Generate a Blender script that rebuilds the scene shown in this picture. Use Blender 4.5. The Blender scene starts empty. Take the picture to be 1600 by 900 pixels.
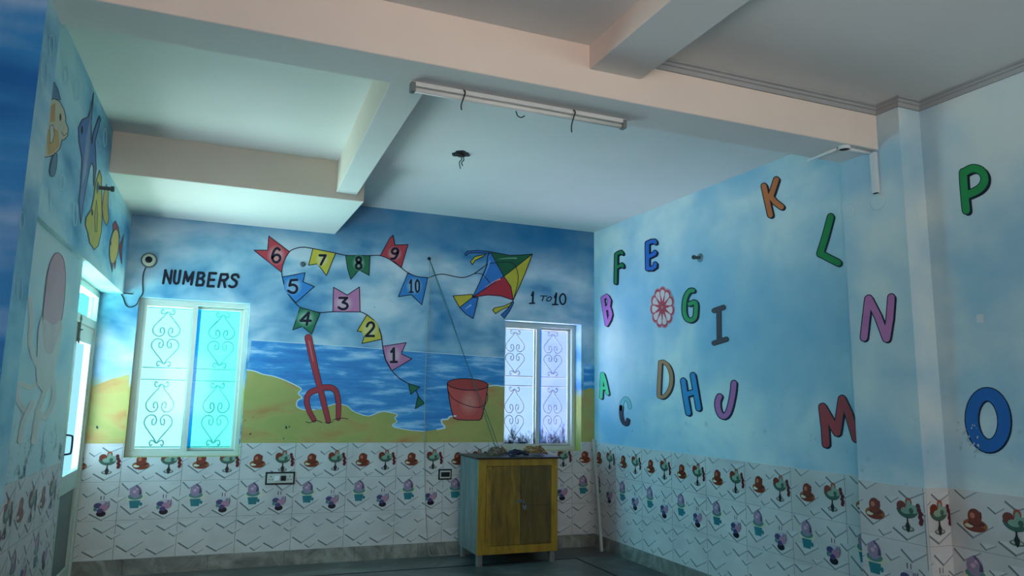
import bpy, bmesh, math, random
from mathutils import Vector, Matrix
S = bpy.context.scene
COL = S.collection
random.seed(7)

# ------------------------------------------------------------------ camera, world, exposure
FPX, YAW, PIT, ROL = 1142.55, 0.3730, 0.1578, 0.0209
CAM = Vector((-3.9556, -6.9159, 1.5))
PPX, PPY = 800 - 38.21, 450 - 12.21
_fw = Vector((math.sin(YAW)*math.cos(PIT), math.cos(YAW)*math.cos(PIT), math.sin(PIT)))
_r0 = Vector((math.cos(YAW), -math.sin(YAW), 0)); _u0 = _r0.cross(_fw)
_R = math.cos(ROL)*_r0 + math.sin(ROL)*_u0
_U = -math.sin(ROL)*_r0 + math.cos(ROL)*_u0
cd = bpy.data.cameras.new('camera'); cam = bpy.data.objects.new('camera', cd); COL.objects.link(cam)
cd.sensor_width = 36; cd.lens = FPX/1600*36
cd.shift_x = (800-PPX)/1600; cd.shift_y = (PPY-450)/1600
cd.clip_start = 0.02
cam.matrix_world = Matrix(((_R.x, _U.x, -_fw.x, CAM.x), (_R.y, _U.y, -_fw.y, CAM.y), (_R.z, _U.z, -_fw.z, CAM.z), (0, 0, 0, 1)))
S.camera = cam
S.view_settings.view_transform = 'Standard'; S.view_settings.look = 'None'
S.view_settings.gamma = 1; S.view_settings.use_curve_mapping = False
S.view_settings.exposure = 0.5
SKY = dict(base=1.0, ground=25.0, left=17.0, rear=9.5)

def lin(c):
    if isinstance(c, str):
        c = [int(c[i:i+2], 16)/255 for i in (0, 2, 4)]
    return tuple(((x/12.92) if x <= .04045 else ((x+.055)/1.055)**2.4) for x in c)

class NT:
    """small helper for building node trees"""
    def __init__(s, tree): s.t = tree; s.n = tree.nodes; s.l = tree.links
    def node(s, typ, **kw):
        n = s.n.new(typ)
        for k, v in kw.items(): setattr(n, k, v)
        return n
    def put(s, sock, v):
        if hasattr(v, 'is_output') or hasattr(v, 'links'): s.l.new(v, sock)
        else:
            if isinstance(v, tuple) and len(v) == 3 and sock.type == 'RGBA': v = v+(1,)
            sock.default_value = v
    def math(s, op, a, b=0.0, clamp=False):
        n = s.node('ShaderNodeMath', operation=op, use_clamp=clamp); s.put(n.inputs[0], a); s.put(n.inputs[1], b); return n.outputs[0]
    def mix(s, f, a, b):
        n = s.node('ShaderNodeMix', data_type='RGBA'); s.put(n.inputs[0], f); s.put(n.inputs[6], a); s.put(n.inputs[7], b); return n.outputs[2]
    def scale(s, c, f):
        n = s.node('ShaderNodeVectorMath', operation='SCALE'); s.put(n.inputs[0], c); s.put(n.inputs['Scale'], f); return n.outputs[0]
    def add(s, a, b):
        n = s.node('ShaderNodeVectorMath', operation='ADD'); s.put(n.inputs[0], a); s.put(n.inputs[1], b); return n.outputs[0]
    def ramp(s, f, stops):
        n = s.node('ShaderNodeValToRGB'); s.put(n.inputs[0], f); e = n.color_ramp.elements
        while len(e) < len(stops): e.new(.5)
        for k, (p, c) in enumerate(stops): e[k].position = p; e[k].color = tuple(c)+(1,)
        return n.outputs[0]
    def coords(s, sc=(1, 1, 1), rot=(0, 0, 0), kind='Object'):
        tc = s.node('ShaderNodeTexCoord'); mp = s.node('ShaderNodeMapping')
        mp.inputs['Scale'].default_value = sc; mp.inputs['Rotation'].default_value = rot
        s.l.new(tc.outputs[kind], mp.inputs[0]); return mp.outputs[0]
    def noise(s, vec, scale=5, detail=3, rough=.5, dist=0.0):
        n = s.node('ShaderNodeTexNoise'); s.put(n.inputs['Vector'], vec)
        n.inputs['Scale'].default_value = scale; n.inputs['Detail'].default_value = detail
        n.inputs['Roughness'].default_value = rough; n.inputs['Distortion'].default_value = dist; return n.outputs[0]
    def xyz(s, vec):
        n = s.node('ShaderNodeSeparateXYZ'); s.put(n.inputs[0], vec); return n.outputs
    def rng(s, v, a, b, c=0.0, d=1.0):
        n = s.node('ShaderNodeMapRange'); s.put(n.inputs[0], v)
        for k, x in enumerate((a, b, c, d)): n.inputs[k+1].default_value = x
        return n.outputs[0]

# world: pale open sky, sunlit ground, a bluish bright side to the left and a warm bright side behind the viewer
W = bpy.data.worlds.new('world'); S.world = W; W.use_nodes = True
t = NT(W.node_tree); t.n.clear()
tc = t.node('ShaderNodeTexCoord'); d = t.xyz(tc.outputs['Generated'])
up = t.rng(d[2], -0.36, -0.13)
cool = t.scale(lin('dff2ff'), SKY['base']); grnd = t.scale(lin('f4d0c4'), SKY['ground'])
base = t.mix(up, grnd, cool)
lobe_l = t.math('POWER', t.math('MAXIMUM', t.math('MULTIPLY', d[0], -1.0), 0.0), 8.0)
lobe_r = t.math('POWER', t.math('MAXIMUM', t.math('MULTIPLY', d[1], -1.0), 0.0), 2.0)
low = t.rng(d[2], 0.35, -0.1)
c = t.add(base, t.scale(lin('a0f2ff'), t.math('MULTIPLY', lobe_l, SKY['left'])))
c = t.add(c, t.scale(lin('f6f0ea'), t.math('MULTIPLY', lobe_r, SKY['rear'])))
bg = t.node('ShaderNodeBackground'); t.put(bg.inputs[0], c); bg.inputs[1].default_value = 1.0
out = t.node('ShaderNodeOutputWorld'); t.l.new(bg.outputs[0], out.inputs[0])

def portal(name, loc, sx, sy, direction):
    l = bpy.data.lights.new(name, 'AREA'); l.shape = 'RECTANGLE'; l.size = sx; l.size_y = sy
    l.cycles.is_portal = True
    o = bpy.data.objects.new(name, l); COL.objects.link(o); o.location = loc
    o.rotation_euler = Vector(direction).to_track_quat('-Z', 'Z').to_euler(); return o

# ------------------------------------------------------------------ room measures (metres)
H, T, SK, HB = 3.313, 1.051, 0.126, 3.044      # ceiling, tile top, skirting top, beam underside
YBN, YBF = -3.7835, -3.495                      # main beam near and far face
PX, PYN, PYF = -0.177, -3.937, -3.500           # right pillar
LW = 0.041                                      # the left wall runs slightly askew
YR = -9.6                                       # rear wall
TW, TH = 0.468, 0.3083                          # wall tile
W1 = (-4.47, -3.555, 0.937, 2.287)
W2 = (-1.045, -0.158, 0.960, 2.284)
def lx(off, y): return off + LW*y
FISH, OCTO, DOOR = -4.588, -4.618, -4.776

class Plane:
    def __init__(s, n, d): s.n = Vector(n).normalized(); s.d = d/Vector(n).length
    def at(s, x, y, lift=0.0):
        r = _fw + _R*((x-PPX)/FPX) - _U*((y-PPY)/FPX)
        k = (s.d - s.n.dot(CAM))/s.n.dot(r)
        return CAM + r*k + s.n*lift
BACK = Plane((0, -1, 0), 0); RIGHT = Plane((-1, 0, 0), 0); PILL = Plane((-1, 0, 0), -PX)
FISHP = Plane((1, -LW, 0), FISH); OCTP = Plane((1, -LW, 0), OCTO); LPIL = Plane((1, 0, 0), -4.615)
UNDER = Plane((0, 0, -1), -HB)

# ------------------------------------------------------------------ mesh helpers
class MB:
    def __init__(s): s.v = []; s.f = []; s.mi = []; s.mats = []
    def m(s, mat):
        if mat not in s.mats: s.mats.append(mat)
        return s.mats.index(mat)
    def face(s, pts, mat):
        k = len(s.v); s.v += [tuple(p) for p in pts]; s.f.append(list(range(k, k+len(pts)))); s.mi.append(s.m(mat))
    def raw(s, vs, fs, mat):
        k = len(s.v); s.v += [tuple(p) for p in vs]; i = s.m(mat)
        for f in fs: s.f.append([k+j for j in f]); s.mi.append(i)
    def prism(s, plan, z0, z1, mat):
        n = len(plan)
        a = sum(plan[i][0]*plan[(i+1) % n][1]-plan[(i+1) % n][0]*plan[i][1] for i in range(n))
        if a < 0: plan = plan[::-1]
        vs = [(x, y, z0) for x, y in plan]+[(x, y, z1) for x, y in plan]
        fs = [list(range(n))[::-1], list(range(n, 2*n))]+[[i, (i+1) % n, n+(i+1) % n, n+i] for i in range(n)]
        s.raw(vs, fs, mat)
    def box(s, x0, x1, y0, y1, z0, z1, mat, M=None):
        x0, x1 = sorted((x0, x1)); y0, y1 = sorted((y0, y1)); z0, z1 = sorted((z0, z1))
        vs = [Vector(p) for p in ((x0, y0, z0), (x1, y0, z0), (x1, y1, z0), (x0, y1, z0), (x0, y0, z1), (x1, y0, z1), (x1, y1, z1), (x0, y1, z1))]
        if M: vs = [M @ p for p in vs]
        s.raw(vs, [[3, 2, 1, 0], [4, 5, 6, 7], [0, 1, 5, 4], [1, 2, 6, 5], [2, 3, 7, 6], [3, 0, 4, 7]], mat)
    def tube(s, pts, r, mat, seg=8, closed=False):
        pts = [Vector(p) for p in pts]; n = len(pts); vs = []; fs = []
        up = None
        for i, p in enumerate(pts):
            a = pts[(i-1) % n] if (closed or i > 0) else p; b = pts[(i+1) % n] if (closed or i < n-1) else p
            t_ = (b-a).normalized() if (b-a).length > 1e-9 else Vector((0, 0, 1))
            if up is None:
                up = t_.orthogonal().normalized()
            up = (up - t_*up.dot(t_))
            up = up.normalized() if up.length > 1e-6 else t_.orthogonal().normalized()
            w = t_.cross(up); rr = r[i] if isinstance(r, (list, tuple)) else r
            for j in range(seg):
                an = 2*math.pi*j/seg; vs.append(p+up*math.cos(an)*rr+w*math.sin(an)*rr)
        for i in range(n if closed else n-1):
            for j in range(seg):
                a = i*seg+j; b = i*seg+(j+1) % seg; k = ((i+1) % n)*seg
                fs.append([a, b, k+(j+1) % seg, k+j])
        if not closed: fs += [list(range(seg))[::-1], [(n-1)*seg+j for j in range(seg)]]
        s.raw(vs, fs, mat)
    def lathe(s, prof, c, axis, mat, seg=24):
        axis = Vector(axis).normalized(); u = axis.orthogonal().normalized(); w = axis.cross(u); c = Vector(c); vs = []; fs = []
        for (r, h) in prof:
            for j in range(seg):
                an = 2*math.pi*j/seg; vs.append(c+axis*h+(u*math.cos(an)+w*math.sin(an))*r)
        for i in range(len(prof)-1):
            for j in range(seg): fs.append([i*seg+j, i*seg+(j+1) % seg, (i+1)*seg+(j+1) % seg, (i+1)*seg+j])
        fs += [list(range(seg))[::-1], [(len(prof)-1)*seg+j for j in range(seg)]]
        s.raw(vs, fs, mat)
    def build(s, name, parent=None, smooth=False, bevel=0, label=None, recalc=True):
        me = bpy.data.meshes.new(name); me.from_pydata(s.v, [], s.f)
        for m in s.mats: me.materials.append(m)
        me.polygons.foreach_set('material_index', s.mi)
        if recalc:
            bm = bmesh.new(); bm.from_mesh(me); bmesh.ops.recalc_face_normals(bm, faces=bm.faces); bm.to_mesh(me); bm.free()
        if smooth: me.polygons.foreach_set('use_smooth', [True]*len(me.polygons))
        me.update()
        o = bpy.data.objects.new(name, me); COL.objects.link(o)
        if bevel:
            b = o.modifiers.new('bevel', 'BEVEL'); b.width = bevel; b.segments = 2; b.limit_method = 'ANGLE'
        if parent:
            o.parent = parent
            if parent.parent is None and parent.type == 'EMPTY':
                o.matrix_parent_inverse = Matrix.Translation(-parent.location)
        if label: o['label'] = label
        return o
def structure(o): o['kind'] = 'structure'; return o
def empty(name, loc): o = bpy.data.objects.new(name, None); COL.objects.link(o); o.location = loc; o.empty_display_size = .1; return o
def tag(o, label, cat, group=None):
    o['label'] = label; o['category'] = cat
    if group: o['group'] = group
    return o
def smooth2(pts, n=6, closed=False):
    """Catmull-Rom through 2-D or 3-D points"""
    P = [Vector(p) for p in pts]; N = len(P); out = []
    for i in range(N if closed else N-1):
        p0 = P[(i-1) % N] if closed or i > 0 else P[i]; p1 = P[i]; p2 = P[(i+1) % N]
        p3 = P[(i+2) % N] if closed or i+2 < N else p2
        for k in range(n):
            u = k/n; out.append(.5*((2*p1)+(p2-p0)*u+(2*p0-5*p1+4*p2-p3)*u*u+(3*p1-p0-3*p2+p3)*u**3))
    if not closed: out.append(P[-1])
    return out

# ------------------------------------------------------------------ materials
_mc = {}
def paint(hexc, rough=.6, var=.10, scale=9, spec=.3, metal=0.0):
    k = (hexc, rough, var, scale, metal)
    if k in _mc: return _mc[k]
    m = bpy.data.materials.new('paint_'+hexc); m.use_nodes = True; t = NT(m.node_tree)
    b = t.n['Principled BSDF']; c = lin(hexc)
    nz = t.noise(t.coords(), scale, 4, .6)
    t.put(b.inputs['Base Color'], t.ramp(nz, [(.25, tuple(x*(1-var) for x in c)), (.75, tuple(min(1, x*(1+var)) for x in c))]))
    b.inputs['Roughness'].default_value = rough; b.inputs['Specular IOR Level'].default_value = spec; b.inputs['Metallic'].default_value = metal
    _mc[k] = m; return m
def newmat(name):
    m = bpy.data.materials.new(name); m.use_nodes = True; t = NT(m.node_tree); return m, t, t.n['Principled BSDF']

def cloud_mat(name, deep, mid, pale, sc, rot=(0, 0, 0), extra=None, rough=.5):
    m, t, b = newmat(name)
    n1 = t.noise(t.coords(sc, rot), 1.0, 3, .5, .3); n2 = t.noise(t.coords((4, 4, 4)), 1.0, 4, .6)
    f = t.math('ADD', t.math('MULTIPLY', n1, .85), t.math('MULTIPLY', n2, .15))
    col = t.ramp(f, [(.34, lin(deep)), (.48, lin(mid)), (.62, lin(pale))])
    if extra: col = extra(t, col)
    t.put(b.inputs['Base Color'], col); b.inputs['Roughness'].default_value = rough; b.inputs['Specular IOR Level'].default_value = .3
    bp = t.node('ShaderNodeBump'); bp.inputs['Strength'].default_value = .08; bp.inputs['Distance'].default_value = .01
    t.put(bp.inputs['Height'], t.noise(t.coords(), 60, 4, .6)); t.l.new(bp.outputs[0], b.inputs['Normal'])
    return m
def back_extra(t, col):
    z = t.xyz(t.coords())[2]; wob = t.noise(t.coords((2, 2, 2)), 1, 3)
    zz = t.math('ADD', z, t.math('MULTIPLY', t.math('SUBTRACT', wob, .5), .35))
    col = t.mix(t.math('MULTIPLY', t.rng(zz, 2.75, 3.1), .8), col, lin('1f6f9c'))
    sand = t.ramp(t.noise(t.coords((1.5, 1.5, 2.5)), 1.2, 3), [(.35, lin('9c984e')), (.6, lin('a9a25a'))])
    return t.mix(t.rng(z, 1.50, 1.62, 1.0, 0.0), col, sand)
M_BACK = cloud_mat('painted_sky_back', '2f7cab', '86b0c8', 'c2d2da', (1.5, 1.5, 2.6), (0, 0, 0), back_extra)
def right_extra(t, col):
    p = t.xyz(t.coords()); z = p[2]
    worn = t.noise(t.coords((9, 9, 9)), 1.0, 5, .7)
    mask = t.math('MULTIPLY', t.rng(worn, .6, .68), t.rng(z, 1.6, 1.25))
    col = t.mix(t.math('MULTIPLY', mask, .35), col, lin('5a7c84'))
    return col
M_RIGHT = cloud_mat('painted_sky_right', '7fb0ca', 'a2c2cf', 'cfdad6', (.9, .9, 1.1), (0, 0, 0), right_extra)
M_LEFT = cloud_mat('painted_water_left', '3a86b6', '86bfd6', 'b9dae0', (.9, .9, 3.0), (.55, 0, 0))
M_DEEP = cloud_mat('painted_water_deep', '1266a8', '2f86c0', '8fb4d4', (.5, .5, 4.2))
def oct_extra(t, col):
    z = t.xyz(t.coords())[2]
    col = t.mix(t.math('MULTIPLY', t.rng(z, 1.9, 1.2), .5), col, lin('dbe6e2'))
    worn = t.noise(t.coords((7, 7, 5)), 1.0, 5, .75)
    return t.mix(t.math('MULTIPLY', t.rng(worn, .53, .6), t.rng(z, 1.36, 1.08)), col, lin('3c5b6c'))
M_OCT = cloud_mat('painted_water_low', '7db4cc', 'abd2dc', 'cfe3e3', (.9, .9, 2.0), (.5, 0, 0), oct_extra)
M_CEIL = paint('d9d9d4', .75, .03, 2, .2)
M_CORN = paint('9a9c9a', .7, .05, 6)
M_TILE, t, b = newmat('glazed_tile')
n = t.noise(t.coords(), 3, 3); t.put(b.inputs['Base Color'], t.ramp(n, [(.3, lin('b9b6b2')), (.7, lin('cdcac6'))]))
b.inputs['Roughness'].default_value = .28
w_ = t.node('ShaderNodeTexWave'); t.put(w_.inputs['Vector'], t.coords((1, 1, 1), (.6, 0, .0))); w_.inputs['Scale'].default_value = 22; w_.inputs['Distortion'].default_value = 2.5
bp = t.node('ShaderNodeBump'); bp.inputs['Strength'].default_value = .12; bp.inputs['Distance'].default_value = .004
t.l.new(w_.outputs[1], bp.inputs['Height']); t.l.new(bp.outputs[0], b.inputs['Normal'])
M_GROUT = paint('444644', .8); M_FACE = paint('c6c6c3', .3, .03); M_VEE = paint('6c6f6f', .5, .05); M_VEE2 = paint('8a8d8c', .5, .05)
M_MARB, t, b = newmat('grey_marble')
n = t.noise(t.coords((1, 1, 1)), 3.5, 8, .65, 1.2)
t.put(b.inputs['Base Color'], t.ramp(n, [(.3, lin('4c4d4b')), (.5, lin('77776f')), (.62, lin('94948a'))])); b.inputs['Roughness'].default_value = .35
M_FLOOR, t, b = newmat('floor_marble')
n = t.noise(t.coords((1, 1, 1)), 1.6, 8, .62, 1.5)
t.put(b.inputs['Base Color'], t.ramp(n, [(.3, lin('333837')), (.5, lin('4a504e')), (.65, lin('6a716e'))])); b.inputs['Roughness'].default_value = .3
M_BLK = paint('0d1418', .5, .1); M_INK = paint('0a1026', .55, .1)
M_ALU = paint('b9bfb4', .4, .04, 8, .5); M_ALUD = paint('6e7472', .45, .05); M_WHITE = paint('d2d4cf', .4, .03)
M_STEEL = paint('8a8d8e', .3, .1, 20, .5, 1.0); M_TEALM = paint('2f8f95', .5, .08)

def glass(name, tint, frost, film=None, blot=0.0):
    m = bpy.data.materials.new(name); m.use_nodes = True; t = NT(m.node_tree); t.n.clear()
    o = t.node('ShaderNodeOutputMaterial'); tr = t.node('ShaderNodeBsdfTransparent'); t.put(tr.inputs[0], lin(tint))
    tl = t.node('ShaderNodeBsdfTranslucent'); t.put(tl.inputs[0], lin(film or tint))
    gl = t.node('ShaderNodeBsdfGlossy'); gl.inputs['Roughness'].default_value = .08
    m1 = t.node('ShaderNodeMixShader'); m2 = t.node('ShaderNodeMixShader')
    nz = t.noise(t.coords((1, 1, 1)), 5, 4, .6)
    t.put(m1.inputs[0], t.rng(nz, .3, .7, frost*.4, frost*1.6))
    t.l.new(tr.outputs[0], m1.inputs[1]); t.l.new(tl.outputs[0], m1.inputs[2])
    res = m1.outputs[0]
    if blot:
        z = t.xyz(t.coords())[2]; bn = t.noise(t.coords((16, 16, 6)), 1, 8, .8)
        msk = t.math('MULTIPLY', t.rng(t.math('ADD', bn, t.rng(z, .97, 1.45, .2, -.25)), .52, .68), blot)
        dk = t.node('ShaderNodeBsdfDiffuse'); t.put(dk.inputs[0], lin('20324f'))
        m3 = t.node('ShaderNodeMixShader'); t.put(m3.inputs[0], msk); t.l.new(res, m3.inputs[1]); t.l.new(dk.outputs[0], m3.inputs[2]); res = m3.outputs[0]
    m2.inputs[0].default_value = .012; t.l.new(res, m2.inputs[1]); t.l.new(gl.outputs[0], m2.inputs[2])
    t.l.new(m2.outputs[0], o.inputs[0]); return m

# ------------------------------------------------------------------ room shell
def rect_holes(axis, c0, c1, a0, a1, z0, z1, holes, mat):
    """wall slab between c0 and c1 on an axis, spanning a0..a1 and z0..z1, with rectangular openings"""
    mb = MB(); xs = sorted({a0, a1, *[h[0] for h in holes], *[h[1] for h in holes]}); zs = sorted({z0, z1, *[h[2] for h in holes], *[h[3] for h in holes]})
    def solid(i, j):
        if i < 0 or j < 0 or i >= len(xs)-1 or j >= len(zs)-1: return False
        mx = (xs[i]+xs[i+1])/2; mz = (zs[j]+zs[j+1])/2
        return not any(h[0] < mx < h[1] and h[2] < mz < h[3] for h in holes)
    P = (lambda a, c, z: (a, c, z)) if axis == 'Y' else (lambda a, c, z: (c, a, z))
    for i in range(len(xs)-1):
        for j in range(len(zs)-1):
            if not solid(i, j): continue
            A, B, C, D = xs[i], xs[i+1], zs[j], zs[j+1]
            for c in (c0, c1): mb.face([P(A, c, C), P(B, c, C), P(B, c, D), P(A, c, D)], mat)
            if not solid(i-1, j): mb.face([P(A, c0, C), P(A, c1, C), P(A, c1, D), P(A, c0, D)], mat)
            if not solid(i+1, j): mb.face([P(B, c0, C), P(B, c1, C), P(B, c1, D), P(B, c0, D)], mat)
            if not solid(i, j-1): mb.face([P(A, c0, C), P(B, c0, C), P(B, c1, C), P(A, c1, C)], mat)
            if not solid(i, j+1): mb.face([P(A, c0, D), P(B, c0, D), P(B, c1, D), P(A, c1, D)], mat)
    return mb
mb = MB(); mb.box(-5.3, .3, YR-.2, .3, -.2, 0, M_FLOOR); FLOOR = structure(mb.build('floor'))
mb = MB(); mb.box(-5.3, .3, YR-.2, .3, H, H+.2, M_CEIL); CEIL = structure(mb.build('ceiling'))
WB = structure(rect_holes('Y', 0, .25, -4.83, .3, 0, H, [W1, W2], M_BACK).build('wall_back'))
mb = MB(); mb.box(0, .25, YR-.2, 0, 0, H, M_RIGHT); WR = structure(mb.build('wall_right'))
mb = MB(); mb.box(PX, .05, PYN, PYF, 0, H, M_RIGHT); PIL = mb.build('pillar', WR)
REAR_H = [(-2.7, -.3, 2.65, 3.2), (-4.6, -3.7, 1.0, 2.2)]  # high opening, plus an unseen low left one added to light the left pillar
WRE = structure(rect_holes('Y', YR, YR-.25, -5.3, .3, 0, H, REAR_H, M_RIGHT).build('wall_rear'))
# left wall: fish band above, recessed octopus panel and door alcove below, pillar, then the near stretch
LEFT_H = [(-8.9, -7.7, 1.2, 2.6)]
mb = rect_holes('X', -4.80, -5.05, YR, -3.6, 0, H, LEFT_H, M_DEEP)
YJ = -1.68; ZD = 2.30
def lpl(off, y0, y1, back=-5.05): return [(lx(off, y0), y0), (lx(off, y1), y1), (back, y1), (back, y0)]
mb.prism(lpl(FISH, -3.7, 0.1), ZD, H, M_LEFT)
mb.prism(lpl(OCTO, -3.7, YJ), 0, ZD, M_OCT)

WL = structure(mb.build('wall_left'))
mb = MB(); mb.box(-5.0, -4.615, YBN, -3.505, 0, H, M_LEFT); LP = mb.build('pillar', WL)
LP.data.materials.append(M_DEEP)
for p in LP.data.polygons:
    if p.normal.y < -.9: p.material_index = 1
# beams under the slab
mb = MB(); mb.box(-4.9, .0, YBN, YBF, HB, H+.02, M_CEIL); BEAM = mb.build('main_beam', CEIL, bevel=.006)
mb = MB(); mb.prism([(-3.160, -3.50), (-2.968, -3.50), (-2.885, -1.28), (-3.045, -1.28)], HB+.012, H+.02, M_CEIL); mb.build('cross_beam', CEIL, bevel=.005)
mb = MB(); mb.prism([(-2.188, YBN+.01), (-1.879, YBN+.01), (-1.98, YR), (-2.289, YR)], 3.183, H+.02, M_CEIL); mb.build('cross_beam', CEIL, bevel=.004)
mb = MB(); mb.box(-4.75, -2.826, -1.30, .02, 3.006, H+.02, M_CEIL); mb.build('lintel_slab', CEIL, bevel=.005)
M_CREAM = paint('ded0c1', .7, .03, 2, .2)
for o in CEIL.children:
    o.data.materials.append(M_CREAM)
    for p in o.data.polygons:
        if abs(p.normal.z) < .5: p.material_index = 1
# cornice of the near right bay
mb = MB()
path = lambda o: [(-1.885, YBN-o), (PX-o, YBN-o), (PX-o, PYN-o), (-o, PYN-o), (-o, YR)]
prof = [(0, 3.262), (.012, 3.262), (.016, 3.285), (.026, 3.288), (.030, 3.30), (.045, 3.304), (.045, H+.005), (0, H+.005)]
def cornice(mb, k0, k1):
    for k in range(k0, k1):
        vs = [(*path(o)[q], z) for q in (k, k+1) for o, z in prof]; n = len(prof)
        mb.raw(vs, [[i, (i+1) % n, n+(i+1) % n, n+i] for i in range(n)]+([list(range(n))] if k == 0 else []), M_CORN)
mb = MB(); cornice(mb, 0, 1); structure(mb.build('trim_1'))
mb = MB(); cornice(mb, 1, 4); structure(mb.build('trim_2'))
# floor inlay strips
mb = MB()
for (x0, x1, y0, y1) in ((-4.7, -.455, -.480, -.455), (-.480, -.455, -9, -.455)): mb.box(x0, x1, y0, y1, -.01, .0012, M_BLK)
mb.build('inlay_strip', FLOOR, label='black inlay line in the grey marble floor')
# skirting
mb = MB(); mb.box(-4.79, 0, -.014, .02, 0, SK, M_MARB)
for x in (-4.40, -3.75, -3.12, -2.50, -1.9, -1.3, -.7): mb.box(x-.0015, x+.0015, -.0146, 0, 0, SK, M_GROUT)
structure(mb.build('baseboard_back'))
mb = MB(); mb.box(-.014, .02, PYF, -.014, 0, SK, M_MARB); mb.box(PX-.014, .02, PYN-.014, PYF+.014, 0, SK, M_MARB); mb.box(-.014, .02, YR, PYN-.014, 0, SK, M_MARB)
structure(mb.build('baseboard_right'))
mb = MB(); mb.prism([(lx(OCTO+.012, -3.5), -3.5), (lx(OCTO+.012, YJ), YJ), (-5, YJ), (-5, -3.5)], 0, SK, M_MARB); structure(mb.build('baseboard_left'))

# ------------------------------------------------------------------ glazed tile dado with printed sweets and chevrons
def clip(poly, lo, hi):
    def half(p, c, keep):
        out = []
        for i in range(len(p)):
            a, b = p[i], p[(i+1) % len(p)]
            ia, ib = keep(a[0]), keep(b[0])
            if ia: out.append(a)
            if ia != ib:
                u = (c-a[0])/(b[0]-a[0]); out.append((c, a[1]+u*(b[1]-a[1])))
        return out
    p = half(poly, lo, lambda v: v >= lo-1e-9)
    return half(p, hi, lambda v: v <= hi+1e-9) if p else []
def ell(cx, cy, rx, ry, n=18, a0=0, a1=360, rot=0):
    cr, sr = math.cos(math.radians(rot)), math.sin(math.radians(rot)); o = []
    full = abs(a1-a0) >= 360
    for k in range(n if full else n+1):
        a = math.radians(a0+(a1-a0)*k/n); x, y = rx*math.cos(a), ry*math.sin(a)
        o.append((cx+x*cr-y*sr, cy+x*sr+y*cr))
    return o
VROW = [
 [((.10, .58), (.28, .78), (.52, .55)), ((.57, .77), (.75, .94), (1.0, .73)), ((.36, .86), (.42, .95), (.54, .86)), ((.48, .23), (.56, .32), (.66, .22)),
  ((.10, .01), (.21, .14), (.36, .01)), ((.68, .09), (.80, .22), (1.02, .07)), ((-.02, .44), (.0, .47), (.14, .36))],
 [((.05, .62), (.22, .84), (.48, .62)), ((.04, .03), (.15, .2), (.35, .03)), ((.44, .28), (.51, .37), (.63, .27)), ((.66, .13), (.80, .31), (1.0, .12)),
  ((.88, .42), (.98, .53), (1.12, .40)), ((.57, .80), (.76, .97), (.99, .78)), ((.36, .9), (.43, .98), (.54, .88))],
 [((.02, .1), (.15, .22), (.34, .06)), ((.42, .28), (.50, .37), (.61, .28)), ((.66, .16), (.80, .29), (.99, .12)), ((.87, .37), (.96, .46), (1.09, .35)),
  ((.04, .63), (.21, .80), (.46, .57)), ((.52, .75), (.69, .90), (.97, .69)), ((.28, .86), (.36, .94), (.47, .84))]]
def vee(a, b, c, w1=.030, w2=.020):
    big = (c[0]-a[0]) > .3; k = 1 if big else .8
    return [([a, b, c], M_FACE), ([a, b, (b[0], b[1]+w1*1.5*k), (a[0]-.012*k, a[1]+w1*k)], M_VEE), ([b, c, (c[0]+.01*k, c[1]+w2*k*.8), (b[0], b[1]+w2*1.6*k)], M_VEE2)]
P = paint
BR, BRD, OR, GRN, GRND, GRAPE, DKS = P('74301e', .3), P('5c2518', .3), P('8f552c', .3), P('7d9a86', .3), P('3f5a4c', .3), P('5a1820', .3), P('22201e', .4)
LIL, LILD, TEAL, TEALG, CREAM, PUR, PINK, BLK2 = P('8f7d94', .3), P('54465f', .3), P('2a747c', .3), P('4f7f78', .3), P('c9c6a8', .3), P('4a4470', .3), P('a87c8f', .3), P('1c1620', .3)
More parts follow.
